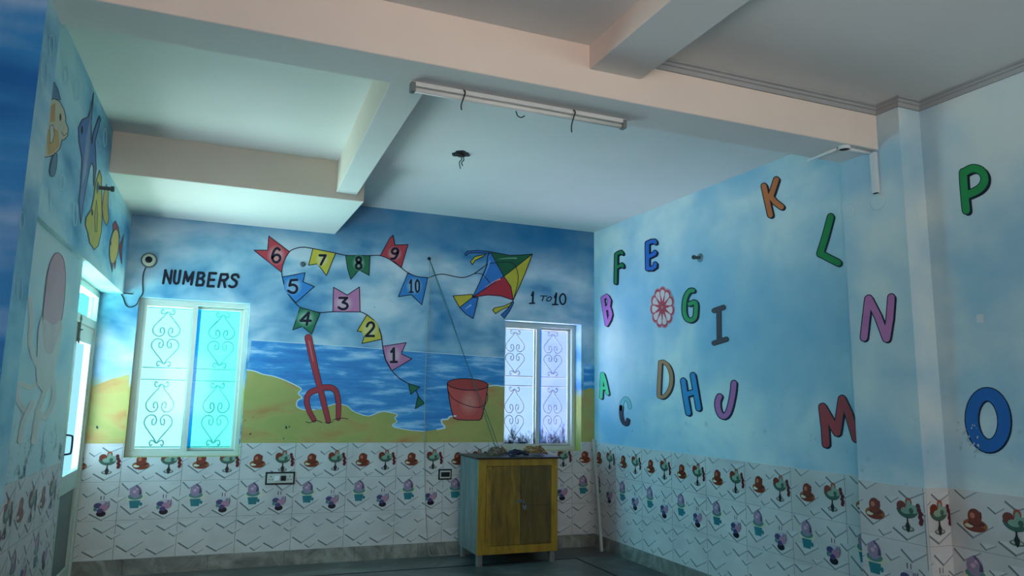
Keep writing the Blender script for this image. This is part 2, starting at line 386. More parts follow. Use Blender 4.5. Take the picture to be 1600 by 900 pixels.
def motif(row):
    o = []
    if row == 0:
        o += [(ell(.315, .585, .145, .115, 20), OR), (ell(.315, .64, .115, .05), BR), (ell(.24, .60, .05, .035), CREAM), (ell(.33, .55, .10, .05), BRD), (ell(.315, .44, .082, .14), BR), (ell(.29, .42, .03, .05), P('b5664c', .3)),
              ([(.38, .34), (.36, .30), (.40, .36), (.40, .46), (.385, .46)], BRD)]
        o += [(ell(.775, .41, .145, .165, 14, 0, 180), GRND), (ell(.70, .37, .065, .095), BR), (ell(.80, .29, .045, .085), P('9a4a2e', .3)), (ell(.80, .32, .028, .07), GRN),
              (ell(.76, .44, .07, .06), GRN), (ell(.85, .40, .085, .075), GRN), (ell(.83, .43, .03, .05), GRND)]
        for (x, y) in ((.925, .33), (.935, .40), (.955, .46), (.945, .52), (.96, .57), (.95, .62)): o.append((ell(x, y, .030, .048, 8), GRAPE))
        o += [(ell(.775, .755, .085, .05), P('5f625c', .3)), (ell(.775, .75, .065, .03), P('aaaca5', .3)), ([(.765, .56), (.785, .56), (.787, .64), (.808, .70), (.80, .77), (.78, .82), (.77, .82), (.75, .77), (.742, .70), (.763, .64)], DKS)]
    if row == 1:
        o += [(ell(.285, .43, .155, .105, 18, 0, 360, -12), CREAM), (ell(.27, .40, .12, .085), TEALG), (ell(.27, .275, .10, .165), LIL), ([(.25, .10), (.29, .10), (.36, .25), (.375, .34), (.32, .36), (.33, .22)], LILD),
              (ell(.25, .27, .03, .04), P('c59aa6', .3)), (ell(.29, .20, .02, .03), P('c59aa6', .3)), ([(.175, .50), (.36, .50), (.335, .70), (.20, .70)], TEAL), (ell(.37, .60, .025, .05), TEAL)]
        o += [([(.72, .36), (.735, .36), (.735, .46), (.72, .46)], LILD), ([(.77, .36), (.782, .36), (.782, .46), (.77, .46)], LILD), (ell(.77, .60, .125, .12), P('b3b1b6', .3)), (ell(.69, .61, .065, .07), PUR), (ell(.655, .70, .03, .05), TEALG),
              (ell(.79, .66, .075, .09), PINK), (ell(.82, .55, .03, .04), LIL), (ell(.75, .82, .075, .075), BLK2), (ell(.73, .74, .05, .06), PUR), (ell(.862, .58, .008, .10), LILD)]
    return o
VEES = [[q for v in VROW[r] for q in vee(*v)] for r in range(3)]; MOT = [motif(r) for r in range(3)]
def dado(mb, org, udir, nrm, u_from, u_to, phase, zmax=T):
    """a run of tiles: org at floor level, udir along the wall, nrm into the room, phase = where a joint falls"""
    org, udir, nrm = Vector(org), Vector(udir).normalized(), Vector(nrm).normalized()
    def pt(u, z, l): return org+udir*u+Vector((0, 0, z))+nrm*l
    L0 = .006; a, b = u_from, u_to
    mb.face([pt(a, SK, L0), pt(b, SK, L0), pt(b, zmax, L0), pt(a, zmax, L0)], M_TILE)
    mb.face([pt(a, zmax, 0), pt(b, zmax, 0), pt(b, zmax, L0), pt(a, zmax, L0)], M_TILE)
    for e in (a, b): mb.face([pt(e, SK, 0), pt(e, zmax, 0), pt(e, zmax, L0), pt(e, SK, L0)], M_TILE)
    for k in range(math.floor((a-phase)/TW)-1, math.ceil((b-phase)/TW)+1):
        u0 = phase+k*TW
        for r in range(3):
            ztop = T-r*TH
            def emit(poly, mat, lift):
                q = clip([(u0+x*TW, y) for x, y in poly], a, b)
                if len(q) < 3: return
                pts = [(u, min(zmax, max(SK, ztop-min(max(y, 0), 1.0)*TH))) for u, y in q]
                if max(p[1] for p in pts)-min(p[1] for p in pts) < 1e-4: return
                mb.face([pt(u, z, L0+lift) for u, z in pts], mat)
            for poly, mat in VEES[r]: emit(poly, mat, .0004)
            for i, (poly, mat) in enumerate(MOT[r]): emit(poly, mat, .0006+.00012*i)
            emit([(-.003, 0), (.003, 0), (.003, 1), (-.003, 1)], M_GROUT, .0003)
            if r: emit([(0, -.004), (1, -.004), (1, .005), (0, .005)], M_GROUT, .00035)
TILE_L = 'white wall tiles printed with sweets in cups and grey chevrons'
mb = MB()
for a, b, z in ((-4.78, W1[0], T), (W1[0], W1[1], W1[2]), (W1[1], W2[0], T), (W2[0], W2[1], W2[2]), (W2[1], 0, T)):
    dado(mb, (0, 0, 0), (1, 0, 0), (0, -1, 0), a, b, -3.075, z)
mb.build('tile_dado', WB, label=TILE_L, recalc=False)
mb = MB(); dado(mb, (0, 0, 0), (0, -1, 0), (-1, 0, 0), 0, -PYF, .425); dado(mb, (0, PYN, 0), (0, -1, 0), (-1, 0, 0), 0, 3.2, 0)
mb.build('tile_dado', WR, label=TILE_L, recalc=False)
mb = MB(); dado(mb, (PX, PYF, 0), (0, -1, 0), (-1, 0, 0), 0, PYF-PYN, -.04); dado(mb, (PX, PYN, 0), (1, 0, 0), (0, -1, 0), 0, -PX, -.28)
mb.build('tile_dado', PIL, label=TILE_L, recalc=False)
mb = MB(); dado(mb, (lx(OCTO, -3.5), -3.5, 0), (LW, 1, 0), (1, -LW, 0), 0, (-3.5-YJ)*-1.0, 1.72)
mb.build('tile_dado', WL, label=TILE_L, recalc=False)
mb = MB(); dado(mb, (-4.615, YBN, 0), (0, 1, 0), (1, 0, 0), 0, .278, .1); mb.build('tile_dado', LP, label=TILE_L, recalc=False)

# ------------------------------------------------------------------ windows
M_PANE_A = glass('pane_clear_teal', 'dcfbf8', .0, '70d8d2'); M_PANE_B = glass('pane_frosted_teal', 'b0f2ec', .06, '50c8c2')
M_PANE_C = glass('pane_lavender', 'cfe0f0', .03, '8a96c8', .9); M_PANE_D = glass('pane_lavender_film', 'c6d6f0', .06, '8a96c8', .7)
M_FILM = glass('blue_edge_glass', '5ab8e4', .05, '3090d0'); M_GRILL = paint('4f9ea6', .5, .08); M_GRILL2 = paint('76848c', .5, .06)

def scroll_panel(mb, cx, y, z0, z1, hw, r, mat):
    """one wrought panel: two heart scrolls, tip to tip, between z0 and z1"""
    zc = (z0+z1)/2; hh = (z1-z0)/2
    for sz in (1, -1):
        for sx in (1, -1):
            p = [(-.30, .93), (-.42, .98), (-.50, .90), (-.40, .82), (-.22, .84), (0, .90*1.0), (.22, .76), (.62, .55), (.97, .33), (.93, .16), (.66, .055), (.34, .06), (.14, .18), (.22, .33), (.42, .33), (.44, .20), (.33, .17)]
            mb.tube([(cx+sx*a*hw, y+sx*.004, zc+sz*b*hh) for a, b in smooth2(p, 4)], r, mat, 6)
def make_window(num, X0, X1, Z0, Z1, yf, pa, pb, gm, film_x, bar_z):
    o = structure(empty('window_%d' % num, ((X0+X1)/2, yf, Z0)))
    fw_ = .042
    mb = MB()
    for (x0, x1, z0, z1) in ((X0, X1, Z1-fw_, Z1), (X0, X1, Z0, Z0+fw_), (X0, X0+fw_, Z0+fw_, Z1-fw_), (X1-fw_, X1, Z0+fw_, Z1-fw_)):
        mb.box(x0, x1, yf-.03, yf+.06, z0, z1, M_ALU)
    for z in (Z0+fw_, Z1-fw_): mb.box(X0+fw_, X1-fw_, yf-.004, yf+.004, z-.008, z+.008, M_ALUD)
    mb.build('window_frame', o, bevel=.003)
    xm = (X0+X1)/2
    for k, (a, b, yy, pm) in enumerate(((X0+fw_*.6, xm+.026, yf-.012, pa), (xm-.026, X1-fw_*.6, yf+.028, pb))):
        s = .036; za, zb = Z0+fw_*.7, Z1-fw_*.7; mb = MB()
        for (x0, x1, z0, z1) in ((a, b, zb-s, zb), (a, b, za, za+s), (a, a+s*1.2, za+s, zb-s), (b-s*1.2, b, za+s, zb-s)): mb.box(x0, x1, yy-.012, yy+.012, z0, z1, M_ALU)
        sash = mb.build('sash', o, bevel=.002)
        mb = MB(); mb.box(a+s, b-s, yy-.002, yy+.002, za+s*.7, zb-s*.7, pm); mb.build('pane', sash)
        if k == 1:
            mb = MB(); mb.box(a+s*1.2+.0, a+s*1.2+film_x, yy-.006, yy-.003, za+s, zb-s, M_FILM); mb.build('edge_strip', sash, label='blue strip along the pane edge')
    g = MB(); yg = yf+.09
    for z in bar_z: g.tube([(X0+.01, yg, z), (X1-.01, yg, z)], .006, gm, 6)
    for z in (Z0+.07, Z1-.07): g.tube([(X0+.01, yg, z), (X1-.01, yg, z)], .005, gm, 6)
    q = (X1-X0)/4
    for cx in (X0+q*1.02, X1-q*.95):
        scroll_panel(g, cx, yg, Z0+.075, bar_z[0]-.01, .112, .0055, gm); scroll_panel(g, cx, yg, bar_z[1]+.01, Z1-.075, .112, .0055, gm)
    g.build('grille', o, smooth=True, label='scrolled iron grille behind the panes')
    return o
make_window(1, W1[0], W1[1], W1[2], W1[3], .10, M_PANE_A, M_PANE_B, M_GRILL, .035, (1.585, 1.69))
make_window(2, W2[0], W2[1], W2[2], W2[3], .165, M_PANE_C, M_PANE_D, M_GRILL2, .045, (1.62, 1.72))
portal('window_light', (-4.01, .245, 1.61), .92, 1.35, (0, -1, 0))
portal('window_light', (-.60, .245, 1.62), .89, 1.32, (0, -1, 0))
for h in REAR_H: portal('rear_light', ((h[0]+h[1])/2, YR-.24, (h[2]+h[3])/2), h[1]-h[0], h[3]-h[2], (0, 1, 0))
for h in LEFT_H: portal('side_light', (-5.04, (h[0]+h[1])/2, (h[2]+h[3])/2), h[1]-h[0], h[3]-h[2], (1, 0, 0))
portal('door_light', (-5.04, -.84, 1.3), 1.6, 1.9, (1, 0, 0))

# ------------------------------------------------------------------ aluminium door in the left wall
DO = structure(empty('door_1', (lx(DOOR, -.8), -.8, 0)))
M_DGL = glass('door_glass_blue', 'ccecfa', .0, '8fd0ee'); M_TGL = glass('door_glass_teal', 'b4f2f0', .0, '88e0dc')
def dbox(mb, y0, y1, z0, z1, d0, d1, mat):
    mb.prism([(lx(DOOR+d0, y0), y0), (lx(DOOR+d0, y1), y1), (lx(DOOR+d1, y1), y1), (lx(DOOR+d1, y0), y0)], z0, z1, mat)
mb = MB()
for (y0, y1, z0, z1) in ((-.06, .02, 0, ZD), (YJ-.02, YJ+.05, 0, ZD), (YJ, .0, ZD-.05, ZD), (YJ, 0, 1.985, 2.05)): dbox(mb, y0, y1, z0, z1, -.06, .012, M_ALU)
dbox(mb, -.93, -.87, 2.05, ZD-.05, -.05, .006, M_ALU)
mb.build('door_frame', DO, bevel=.003)
mb = MB(); dbox(mb, YJ+.05, -.06, 2.05, ZD-.05, -.03, -.026, M_TGL); mb.build('transom_pane', DO)
def leaf(y0, y1):
    mb = MB()
    for (a, b, z0, z1) in ((y0, y0+.075, .01, 1.98), (y1-.075, y1, .01, 1.98), (y0+.075, y1-.075, 1.85, 1.98), (y0+.075, y1-.075, .72, .86), (y0+.075, y1-.075, .01, .12)): dbox(mb, a, b, z0, z1, -.042, .0, M_ALU)
    lf = mb.build('door_leaf', DO, bevel=.003)
    mb = MB(); dbox(mb, y0+.07, y1-.07, .85, 1.86, -.024, -.020, M_DGL); mb.build('glass_pane', lf)
    mb = MB(); dbox(mb, y0+.07, y1-.07, .11, .73, -.03, -.016, M_ALUD); mb.build('lower_panel', lf, label='grey lower door panel')
    return lf
lf = leaf(-.79, -.065); leaf(YJ+.052, -.795)
mb = MB(); Y_ = -.73; X_ = lx(DOOR, Y_)
mb.tube(smooth2([(X_, Y_, 1.02), (X_+.03, Y_, 1.025), (X_+.042, Y_, 1.04), (X_+.042, Y_, 1.14), (X_+.03, Y_, 1.155), (X_, Y_, 1.16)], 4), .007, M_BLK, 8)
mb.build('handle', lf, smooth=True, label='black pull handle')
mb = MB(); mb.box(X_-.002, X_+.008, Y_-.018, Y_+.018, 1.84, 2.03, M_ALUD); mb.tube([(X_+.015, Y_, 1.83), (X_+.015, Y_, 2.04)], .006, M_STEEL, 8); mb.tube([(X_+.015, Y_, 1.93), (X_+.035, Y_-.02, 1.93)], .005, M_STEEL, 8)
for z in (1.86, 1.93, 2.01): mb.box(X_, X_+.022, Y_-.014, Y_+.014, z-.008, z+.008, M_ALUD)
mb.build('tower_bolt', lf, label='sliding bolt at the top of the door')

# ------------------------------------------------------------------ cupboard with things on it
CX0, CX1, CY0, CY1, CZ0, CZ1 = -1.515, -.715, -.54, -.06, .10, .935
def wood(name, a, b_, c, sc=(6, 6, 1.2), rough=.45):
    m, t, b = newmat(name); n = t.noise(t.coords(sc), 2.2, 6, .65, .8)
    t.put(b.inputs['Base Color'], t.ramp(n, [(.3, lin(a)), (.5, lin(b_)), (.68, lin(c))])); b.inputs['Roughness'].default_value = rough; return m
M_YEL = wood('yellow_paint_wood', '6a5010', '927014', 'a67f1c'); M_YELD = wood('browned_yellow_wood', '40330f', '57451a', '69541f'); M_YELM = wood('yellow_door_wood', '4d3d0f', '755a14', '8f6f1c')
M_SIDE = wood('weathered_wood', '4f4b48', '6b6560', '807a72', (8, 8, 1)); M_TOPW = paint('25211f', .35, .15)
CB = tag(empty('cupboard', ((CX0+CX1)/2, (CY0+CY1)/2, 0)), 'low two-door wooden cupboard with worn yellow front standing below the right window', 'cupboard')
mb = MB(); mb.box(CX0, CX0+.02, CY0, CY1, CZ0, CZ1, M_SIDE); mb.build('side_panel', CB, bevel=.002, label='weathered grey side panel')
mb = MB(); mb.box(CX1-.02, CX1, CY0, CY1, CZ0, CZ1, M_SIDE); mb.build('side_panel', CB, bevel=.002, label='weathered grey side panel')
mb = MB(); mb.box(CX0+.02, CX1-.02, CY1-.012, CY1, CZ0, CZ1, M_SIDE); mb.build('back_panel', CB)
mb = MB(); mb.box(CX0+.02, CX1-.02, CY0+.02, CY1-.012, CZ0, CZ0+.02, M_SIDE); mb.build('bottom_panel', CB)
mb = MB()
for (x0, x1, z0, z1) in ((CX0, CX0+.075, CZ0, CZ1), (CX1-.065, CX1, CZ0, CZ1), (CX0+.075, CX1-.065, CZ1-.062, CZ1), (CX0+.075, CX1-.065, CZ0, CZ0+.07)): mb.box(x0, x1, CY0-.018, CY0+.004, z0, z1, M_YEL)
mb.build('face_frame', CB, bevel=.002)
mb = MB(); mb.box(CX0-.03, CX1+.028, CY0-.035, CY1+.0, CZ1, CZ1+.016, M_TOPW); mb.build('top_board', CB, bevel=.003, label='dark thin top board')
xm = CX0+.422
mb = MB(); a, b_ = CX0+.078, xm-.002; mb.box(a, b_, CY0-.014, CY0+.004, CZ0+.074, CZ1-.065, M_YELM)
mb.box(a, a+.05, CY0-.017, CY0-.014, CZ0+.074, CZ1-.40, M_YEL); mb.box(a, a+.05, CY0-.017, CY0-.014, CZ1-.395, CZ1-.065, M_YEL)
d1 = mb.build('door', CB, bevel=.0015, label='yellow streaked left door')
mb = MB(); a, b_ = xm+.002, CX1-.068; mb.box(a, b_, CY0-.016, CY0+.004, CZ0+.074, CZ0+.415, M_YELD); mb.box(a, b_, CY0-.0165, CY0+.004, CZ0+.417, CZ1-.065, M_YELD)
d2 = mb.build('door', CB, bevel=.0015, label='darker brown right door')
for (x, y) in ((CX0+.035, CY0+.02), (CX1-.045, CY0+.02), (CX0+.035, CY1-.04), (CX1-.045, CY1-.04)):
    mb = MB(); mb.prism([(x-.024, y-.024), (x+.024, y-.024), (x+.024, y+.024), (x-.024, y+.024)], 0, CZ0+.005, M_SIDE); mb.build('leg', CB, bevel=.003)
zh = .535
mb = MB(); mb.box(xm-.05, xm+.012, CY0-.024, CY0-.0165, zh+.012, zh+.034, M_STEEL); mb.tube([(xm+.02, CY0-.017, zh+.01), (xm+.02, CY0-.04, zh+.012), (xm+.02, CY0-.04, zh+.034), (xm+.02, CY0-.017, zh+.036)], .0035, M_STEEL, 6)
mb.build('hasp', d1, label='steel hasp across the doors')
PK = tag(empty('padlock', (xm+.022, CY0-.045, zh-.05)), 'small steel padlock hanging on the cupboard hasp', 'padlock')
mb = MB(); mb.box(xm+.004, xm+.044, CY0-.056, CY0-.036, zh-.05, zh-.014, M_STEEL); mb.build('lock_body', PK, bevel=.004)
mb = MB(); mb.tube(smooth2([(xm+.011, CY0-.046, zh-.016), (xm+.011, CY0-.046, zh+.006), (xm+.024, CY0-.046, zh+.016), (xm+.037, CY0-.046, zh+.006), (xm+.037, CY0-.046, zh-.016)], 4), .0035, M_STEEL, 8); mb.build('shackle', PK, smooth=True)
ZT = CZ1+.016
def tangle(name, cx, cy, rx, ry, h, turns, r, mat, seed, label, cat):
    rnd = random.Random(seed); pts = []
    for k in range(turns*9):
        a = 2*math.pi*k/9+rnd.uniform(-.25, .25); q = rnd.uniform(.45, 1)
        pts.append((cx+rx*q*math.cos(a), cy+ry*q*math.sin(a), ZT+r+max(0, (1-q*q)*h+rnd.uniform(-.3, .3)*h*.6)+.004))
    mb = MB(); mb.tube(smooth2(pts, 4), r, mat, 6); return tag(mb.build(name, smooth=True), label, cat)
M_ROPE = paint('8d6a40', .8, .25, 60); M_ROPE2 = paint('6f5a45', .8, .2, 60); M_CAB = paint('1d2233', .5, .2); 
tangle('rope', -.865, -.33, .125, .11, .085, 6, .006, M_ROPE, 3, 'tan rope heaped at the right of the cupboard top', 'rope')
tangle('cord', -1.215, -.26, .105, .10, .075, 5, .0055, M_ROPE2, 5, 'dull brown cord loosely coiled at the left of the cupboard top', 'cord')
tangle('cable', -1.09, -.455, .115, .05, .05, 6, .008, M_CAB, 9, 'dark blue cable bundle at the front of the cupboard top', 'cable')
# crumpled paper
bm = bmesh.new(); bmesh.ops.create_icosphere(bm, subdivisions=3, radius=1); rnd = random.Random(4)
for v in bm.verts:
    k = rnd.uniform(.72, 1.08); v.co = Vector((v.co.x*.055*k, v.co.y*.04*k, max(-.012, v.co.z*.032*k)))
me = bpy.data.meshes.new('crumpled_paper'); bm.to_mesh(me); bm.free(); me.materials.append(M_WHITE)
o = bpy.data.objects.new('crumpled_paper', me); COL.objects.link(o); o.location = (-1.05, -.30, ZT+.016); o.scale = (.9, 1, 1.5); tag(o, 'white crumpled paper between the ropes on the cupboard', 'paper')
# batten leaning in the corner
mb = MB(); A = Vector((-.085, -.285, .0)); B = Vector((-.030, -.034, 1.075)); dr = (B-A).normalized(); sx = dr.cross(Vector((0, 1, 0))).normalized()*.014; sy = dr.cross(sx).normalized()*.010
q0 = [A+Vector((0, 0, .006))+sx*i+sy*j for i, j in ((-1, -1), (1, -1), (1, 1), (-1, 1))]; q1 = [p+dr*(B-A).length for p in q0]
mb.raw(q0+q1, [[3, 2, 1, 0], [4, 5, 6, 7], [0, 1, 5, 4], [1, 2, 6, 5], [2, 3, 7, 6], [3, 0, 4, 7]], paint('a9aaa2', .5, .08))
for k in (.3, .55, .8):
    c = A+dr*k*1.1-sy*1.02; mb.lathe([(.004, 0), (.004, .002)], c, -sy, M_BLK, 10)
tag(mb.build('batten', bevel=.002), 'long white batten leaning in the back right corner beside the cupboard', 'batten')

# ------------------------------------------------------------------ fittings on walls and beams
def switchboard(x0, x1, z0, z1, label, n):
    o = tag(empty('switchboard', ((x0+x1)/2, -.006, z0)), label, 'switchboard')
    mb = MB(); mb.box(x0, x1, -.016, -.0063, z0, z1, M_BLK); mb.build('back_box', o, bevel=.003, label='black surround')
    mb = MB(); mb.box(x0+.014, x1-.014, -.021, -.016, z0+.014, z1-.014, paint('b9b8ac', .4, .04)); fp = mb.build('face_plate', o, bevel=.002)
    w = (x1-x0-.036)/n
    for k in range(n):
        xa = x0+.018+k*w; xc = xa+w/2; zc = (z0+z1)/2; mb = MB()
        if k in (0, n-1) and n > 1:
            for dx, dz, r in ((0, .016, .005), (-.012, -.010, .0042), (.012, -.010, .0042)): mb.lathe([(r, 0), (r, .0012)], (xc+dx, -.021, zc+dz), (0, -1, 0), M_BLK, 12)
            mb.build('socket', fp, label='three-pin socket holes')
        else:
            mb.box(xa+.005, xa+w-.005, -.026, -.021, zc-.022, zc+.022, M_WHITE if (k != 2 and n > 1) else M_BLK); mb.build('rocker_switch', fp, bevel=.002)
    return o
switchboard(-3.322, -3.068, .690, .800, 'long black-framed switchboard on the tiles right of the left window', 4)
switchboard(-1.72, -1.585, .70, .80, 'small black-framed switchboard half hidden behind the cupboard', 1)

# dome camera above the left window with its lead
c = BACK.at(233, 407)
DC = tag(empty('dome_camera', (c.x, 0, c.z)), 'round white dome camera with dark lens on back wall above the left window', 'camera')
mb = MB(); mb.lathe([(.066, 0), (.066, .012), (.058, .018)], c, (0, -1, 0), paint('5f6a66', .5), 32); mb.build('base_ring', DC, smooth=False)
mb = MB(); mb.lathe([(.054, .016), (.052, .034), (.040, .046), (.030, .048)], c, (0, -1, 0), paint('c9c9b4', .4), 32); mb.build('housing', DC)
mb = MB(); mb.lathe([(.030, .044), (.027, .056), (.016, .064), (.003, .067)], c, (0, -1, 0), M_BLK, 28); mb.build('lens_dome', DC, smooth=True, label='black dome lens')
def wall_path(pl, px, lift, n=5): return [pl.at(x, y, lift) for x, y in smooth2(px, n)]
mb = MB(); mb.tube(wall_path(BACK, [(228, 418), (224, 428), (223, 445), (223, 458), (218, 466), (213, 476), (204, 480), (197, 477), (193, 466), (191, 459), (208, 459.5)], .006), .0045, M_BLK, 6)
tag(mb.build('camera_cable', smooth=True), 'dark lead looping from the dome camera to the left window corner', 'cable')

# nail with strings
c = BACK.at(669, 405)
mb = MB(); mb.lathe([(.004, 0), (.004, .03), (.016, .031), (.018, .036), (.012, .042)], c, (0, -1, 0), M_BLK, 14); NA = tag(mb.build('nail'), 'dark nail head high on the back wall between the flag string and the kite', 'nail')
M_STR = paint('2e5a52', .7); M_WIRE = paint('8a938c', .6)
top = Vector((c.x, -.034, c.z-.004))
mb = MB(); p = [BACK.at(x, y, .010) for x, y in [(671, 430), (667, 520), (664, 600), (662.5, 690), (664, 780), (667, 838)]]
mb.tube(smooth2([top, *p, Vector((p[-1].x+.02, -.03, .03)), Vector((p[-1].x+.06, -.035, .008)), Vector((p[-1].x+.20, -.03, .006)), Vector((p[-1].x+.31, -.02, .006))], 5), .0038, M_WIRE, 6)
tag(mb.build('hanging_wire', smooth=True), 'thin wire hanging straight down from the nail to the skirting', 'wire')
mb = MB()
for k, ex in enumerate((770, 775)):
    e = Plane((0, 0, 1), ZT+.006).at(ex, 705.5); e.y = min(-.09, max(-.40, e.y))
    mid = top.lerp(e, .5)+Vector((.012-.02*k, 0, -.01)); s_ = Vector((.003*k, 0, 0))
    mb.tube(smooth2([top+s_, top.lerp(e, .25)+s_*2, mid, top.lerp(e, .8), e, e+Vector((.04, -.05, 0)), e+Vector((.06, -.1+.03*k, 0))], 6), .0028, M_STR, 6)
tag(mb.build('string', smooth=True), 'doubled green string running slantwise from the nail down to the cupboard top', 'string')
# round knob among the flags
c = BACK.at(473, 413); mb = MB(); mb.lathe([(.026, 0), (.026, .006), (.020, .012), (.008, .014)], c, (0, -1, 0), paint('5b6c76', .5), 24)
for a in range(6):
    d_ = Vector((math.cos(a*1.047), 0, math.sin(a*1.047)))*.014; mb.lathe([(.004, .0), (.004, .0155)], c+d_, (0, -1, 0), M_BLK, 8)
tag(mb.build('vent_knob'), 'small round grey knob on the back wall left of yellow flag 7', 'knob')
# bracket stubs
def stub(pl, x, y, lab, seed, L=.10):
    c = pl.at(x, y); n_ = pl.n; o = tag(empty('pipe_stub', c), lab, 'pipe stub')
    mb = MB(); mb.lathe([(.040, 0), (.040, .004), (.022, .006), (.018, .012)], c, n_, paint('6f8990', .6), 20); mb.build('flange', o)
    mb = MB(); mb.lathe([(.013, .008), (.013, L-.02), (.019, L-.018), (.019, L), (.010, L), (.010, L-.012)], c, n_, paint('48585c', .5), 16); mb.build('pipe', o); return o
stub(RIGHT, 1094, 403, 'short grey pipe stub sticking out of the right wall left of the letter K', 1, .075)
stub(FISHP, 152, 293, 'short grey pipe stub sticking out of the left wall above the yellow fish', 2)

# tube light under the main beam
yt = -3.556
TL = tag(empty('tube_light', (-2.455, yt, HB)), 'long white tube light batten fixed under the main beam', 'tube light')
mb = MB(); mb.box(-3.075, -1.835, yt-.018, yt+.022, HB-.024, HB, M_WHITE); mb.build('batten', TL, bevel=.004)
mb = MB(); mb.tube([(-3.05, yt+.004, HB-.038), (-1.86, yt+.004, HB-.038)], .0125, paint('dcdcd4', .25, .02), 14); mb.build('tube', TL, smooth=True)
for x in (-3.064, -1.846): mb = MB(); mb.box(x-.012, x+.012, yt-.020, yt+.022, HB-.053, HB-.004, M_ALUD); mb.build('end_cap', TL, bevel=.003)
for x, l in ((-2.80, .05), (-2.17, .07)):
    mb = MB(); mb.tube(smooth2([(x, yt-.020, HB-.004), (x+.003, yt-.034, HB-.02), (x-.004, yt-.03, HB-.05), (x-.012, yt-.02, HB-.06-l*.5), (x-.008, yt-.015, HB-.06-l)], 4), .0035, M_BLK, 6); mb.build('loose_wire', TL, smooth=True, label='dark loose wire end')
mb = MB(); mb.tube(smooth2([(-2.50, yt+.0, HB-.058), (-2.49, yt, HB-.082), (-2.47, yt, HB-.088), (-2.45, yt, HB-.076)], 4), .003, M_BLK, 6); mb.build('loose_wire', TL, smooth=True)
# open fan box in the ceiling
cH = Vector((-2.224, -1.881, H))
FB = tag(empty('ceiling_box', cH), 'dark open fan box in the ceiling with wires hanging out', 'ceiling box')
mb = MB(); pr = []
for k in range(22):
    a = 2*math.pi*k/22; r = .052*(1+.16*math.sin(3*a+1)+.08*math.sin(7*a)); pr.append((cH.x+r*1.25*math.cos(a), cH.y+r*1.25*math.sin(a)))
mb.prism(pr, H-.006, H, M_BLK); mb.build('rim', FB)
mb = MB(); mb.lathe([(.030, 0), (.026, .018), (.010, .020)], cH+Vector((0, 0, -.004)), (0, 0, -1), paint('3a2a22', .6), 16); mb.tube([(cH.x-.03, cH.y, H-.02), (cH.x+.03, cH.y, H-.02)], .005, M_BLK, 6); mb.build('hook', FB)
for k, (dx, l) in enumerate(((-.004, .10), (.014, .075))):
    mb = MB(); x, y = cH.x+dx, cH.y; mb.tube(smooth2([(x, y, H-.015), (x+.012, y, H-.045), (x-.006, y, H-.07), (x+.004, y, H-.02-l)], 4), .004, paint('39545c', .5), 6); mb.build('loose_wire', FB, smooth=True)
# conduit run under the beam and down the pillar
M_PVC = paint('cfd4d2', .4, .04)
def conduit(path, r, lab): mb = MB(); mb.tube(path, r, M_PVC, 10); return tag(mb.build('conduit', smooth=True), lab, 'conduit')
c = UNDER.at(1319, 229); e = UNDER.at(1263, 248)
conduit([(c.x-.03, c.y+.03, HB-.011), (e.x, e.y, HB-.011)], .010, 'white conduit running back from the junction box under the beam')
conduit([(c.x+.035, c.y, HB-.011), (PX-.014, c.y, HB-.011)], .010, 'short white conduit from the junction box to the pillar under the beam')
JB = tag(empty('junction_box', (c.x, c.y, HB)), 'open dark junction box under the right end of the main beam', 'junction box')
mb = MB(); mb.lathe([(.034, 0), (.034, .02), (.030, .02), (.030, .006)], (c.x, c.y, HB), (0, 0, -1), M_PVC, 20); mb.build('box_body', JB)
mb = MB(); mb.lathe([(.029, 0), (.029, .016)], (c.x, c.y, HB-.001), (0, 0, -1), paint('2a201c', .7), 18); mb.build('cavity', JB, label='dark open inside')
p0 = PILL.at(1364, 240); p1 = PILL.at(1370.5, 302)
mb = MB(); mb.box(PX-.022, PX, p1.y-.020, p1.y+.020, p1.z, HB-.02 if False else p0.z, M_PVC); mb.box(PX-.023, PX-.004, p1.y-.015, p1.y+.015, p1.z-.004, p1.z, M_BLK)
tag(mb.build('wall_trunking', bevel=.004), 'white vertical trunking on the pillar below the beam end', 'trunking')
for (x, y, lab) in ((1326, 330, 'round painted-over cover on the pillar edge left of the trunking'), (1372, 316, 'round painted-over cover on the pillar below the trunking')):
    c = PILL.at(x, y); mb = MB(); mb.lathe([(.048, 0), (.048, .004), (.044, .007), (.010, .008)], c, PILL.n, M_RIGHT, 28); tag(mb.build('round_cover'), lab, 'cover')
c = RIGHT.at(1531, 497); mb = MB(); mb.prism([(-.004, c.y-.02), (-.002, c.y+.015), (0, c.y+.02), (0, c.y-.02)], c.z-.025, c.z+.02, M_WHITE); tag(mb.build('paper_scrap'), 'tiny torn white paper scrap stuck on the right wall above the blue O', 'paper')

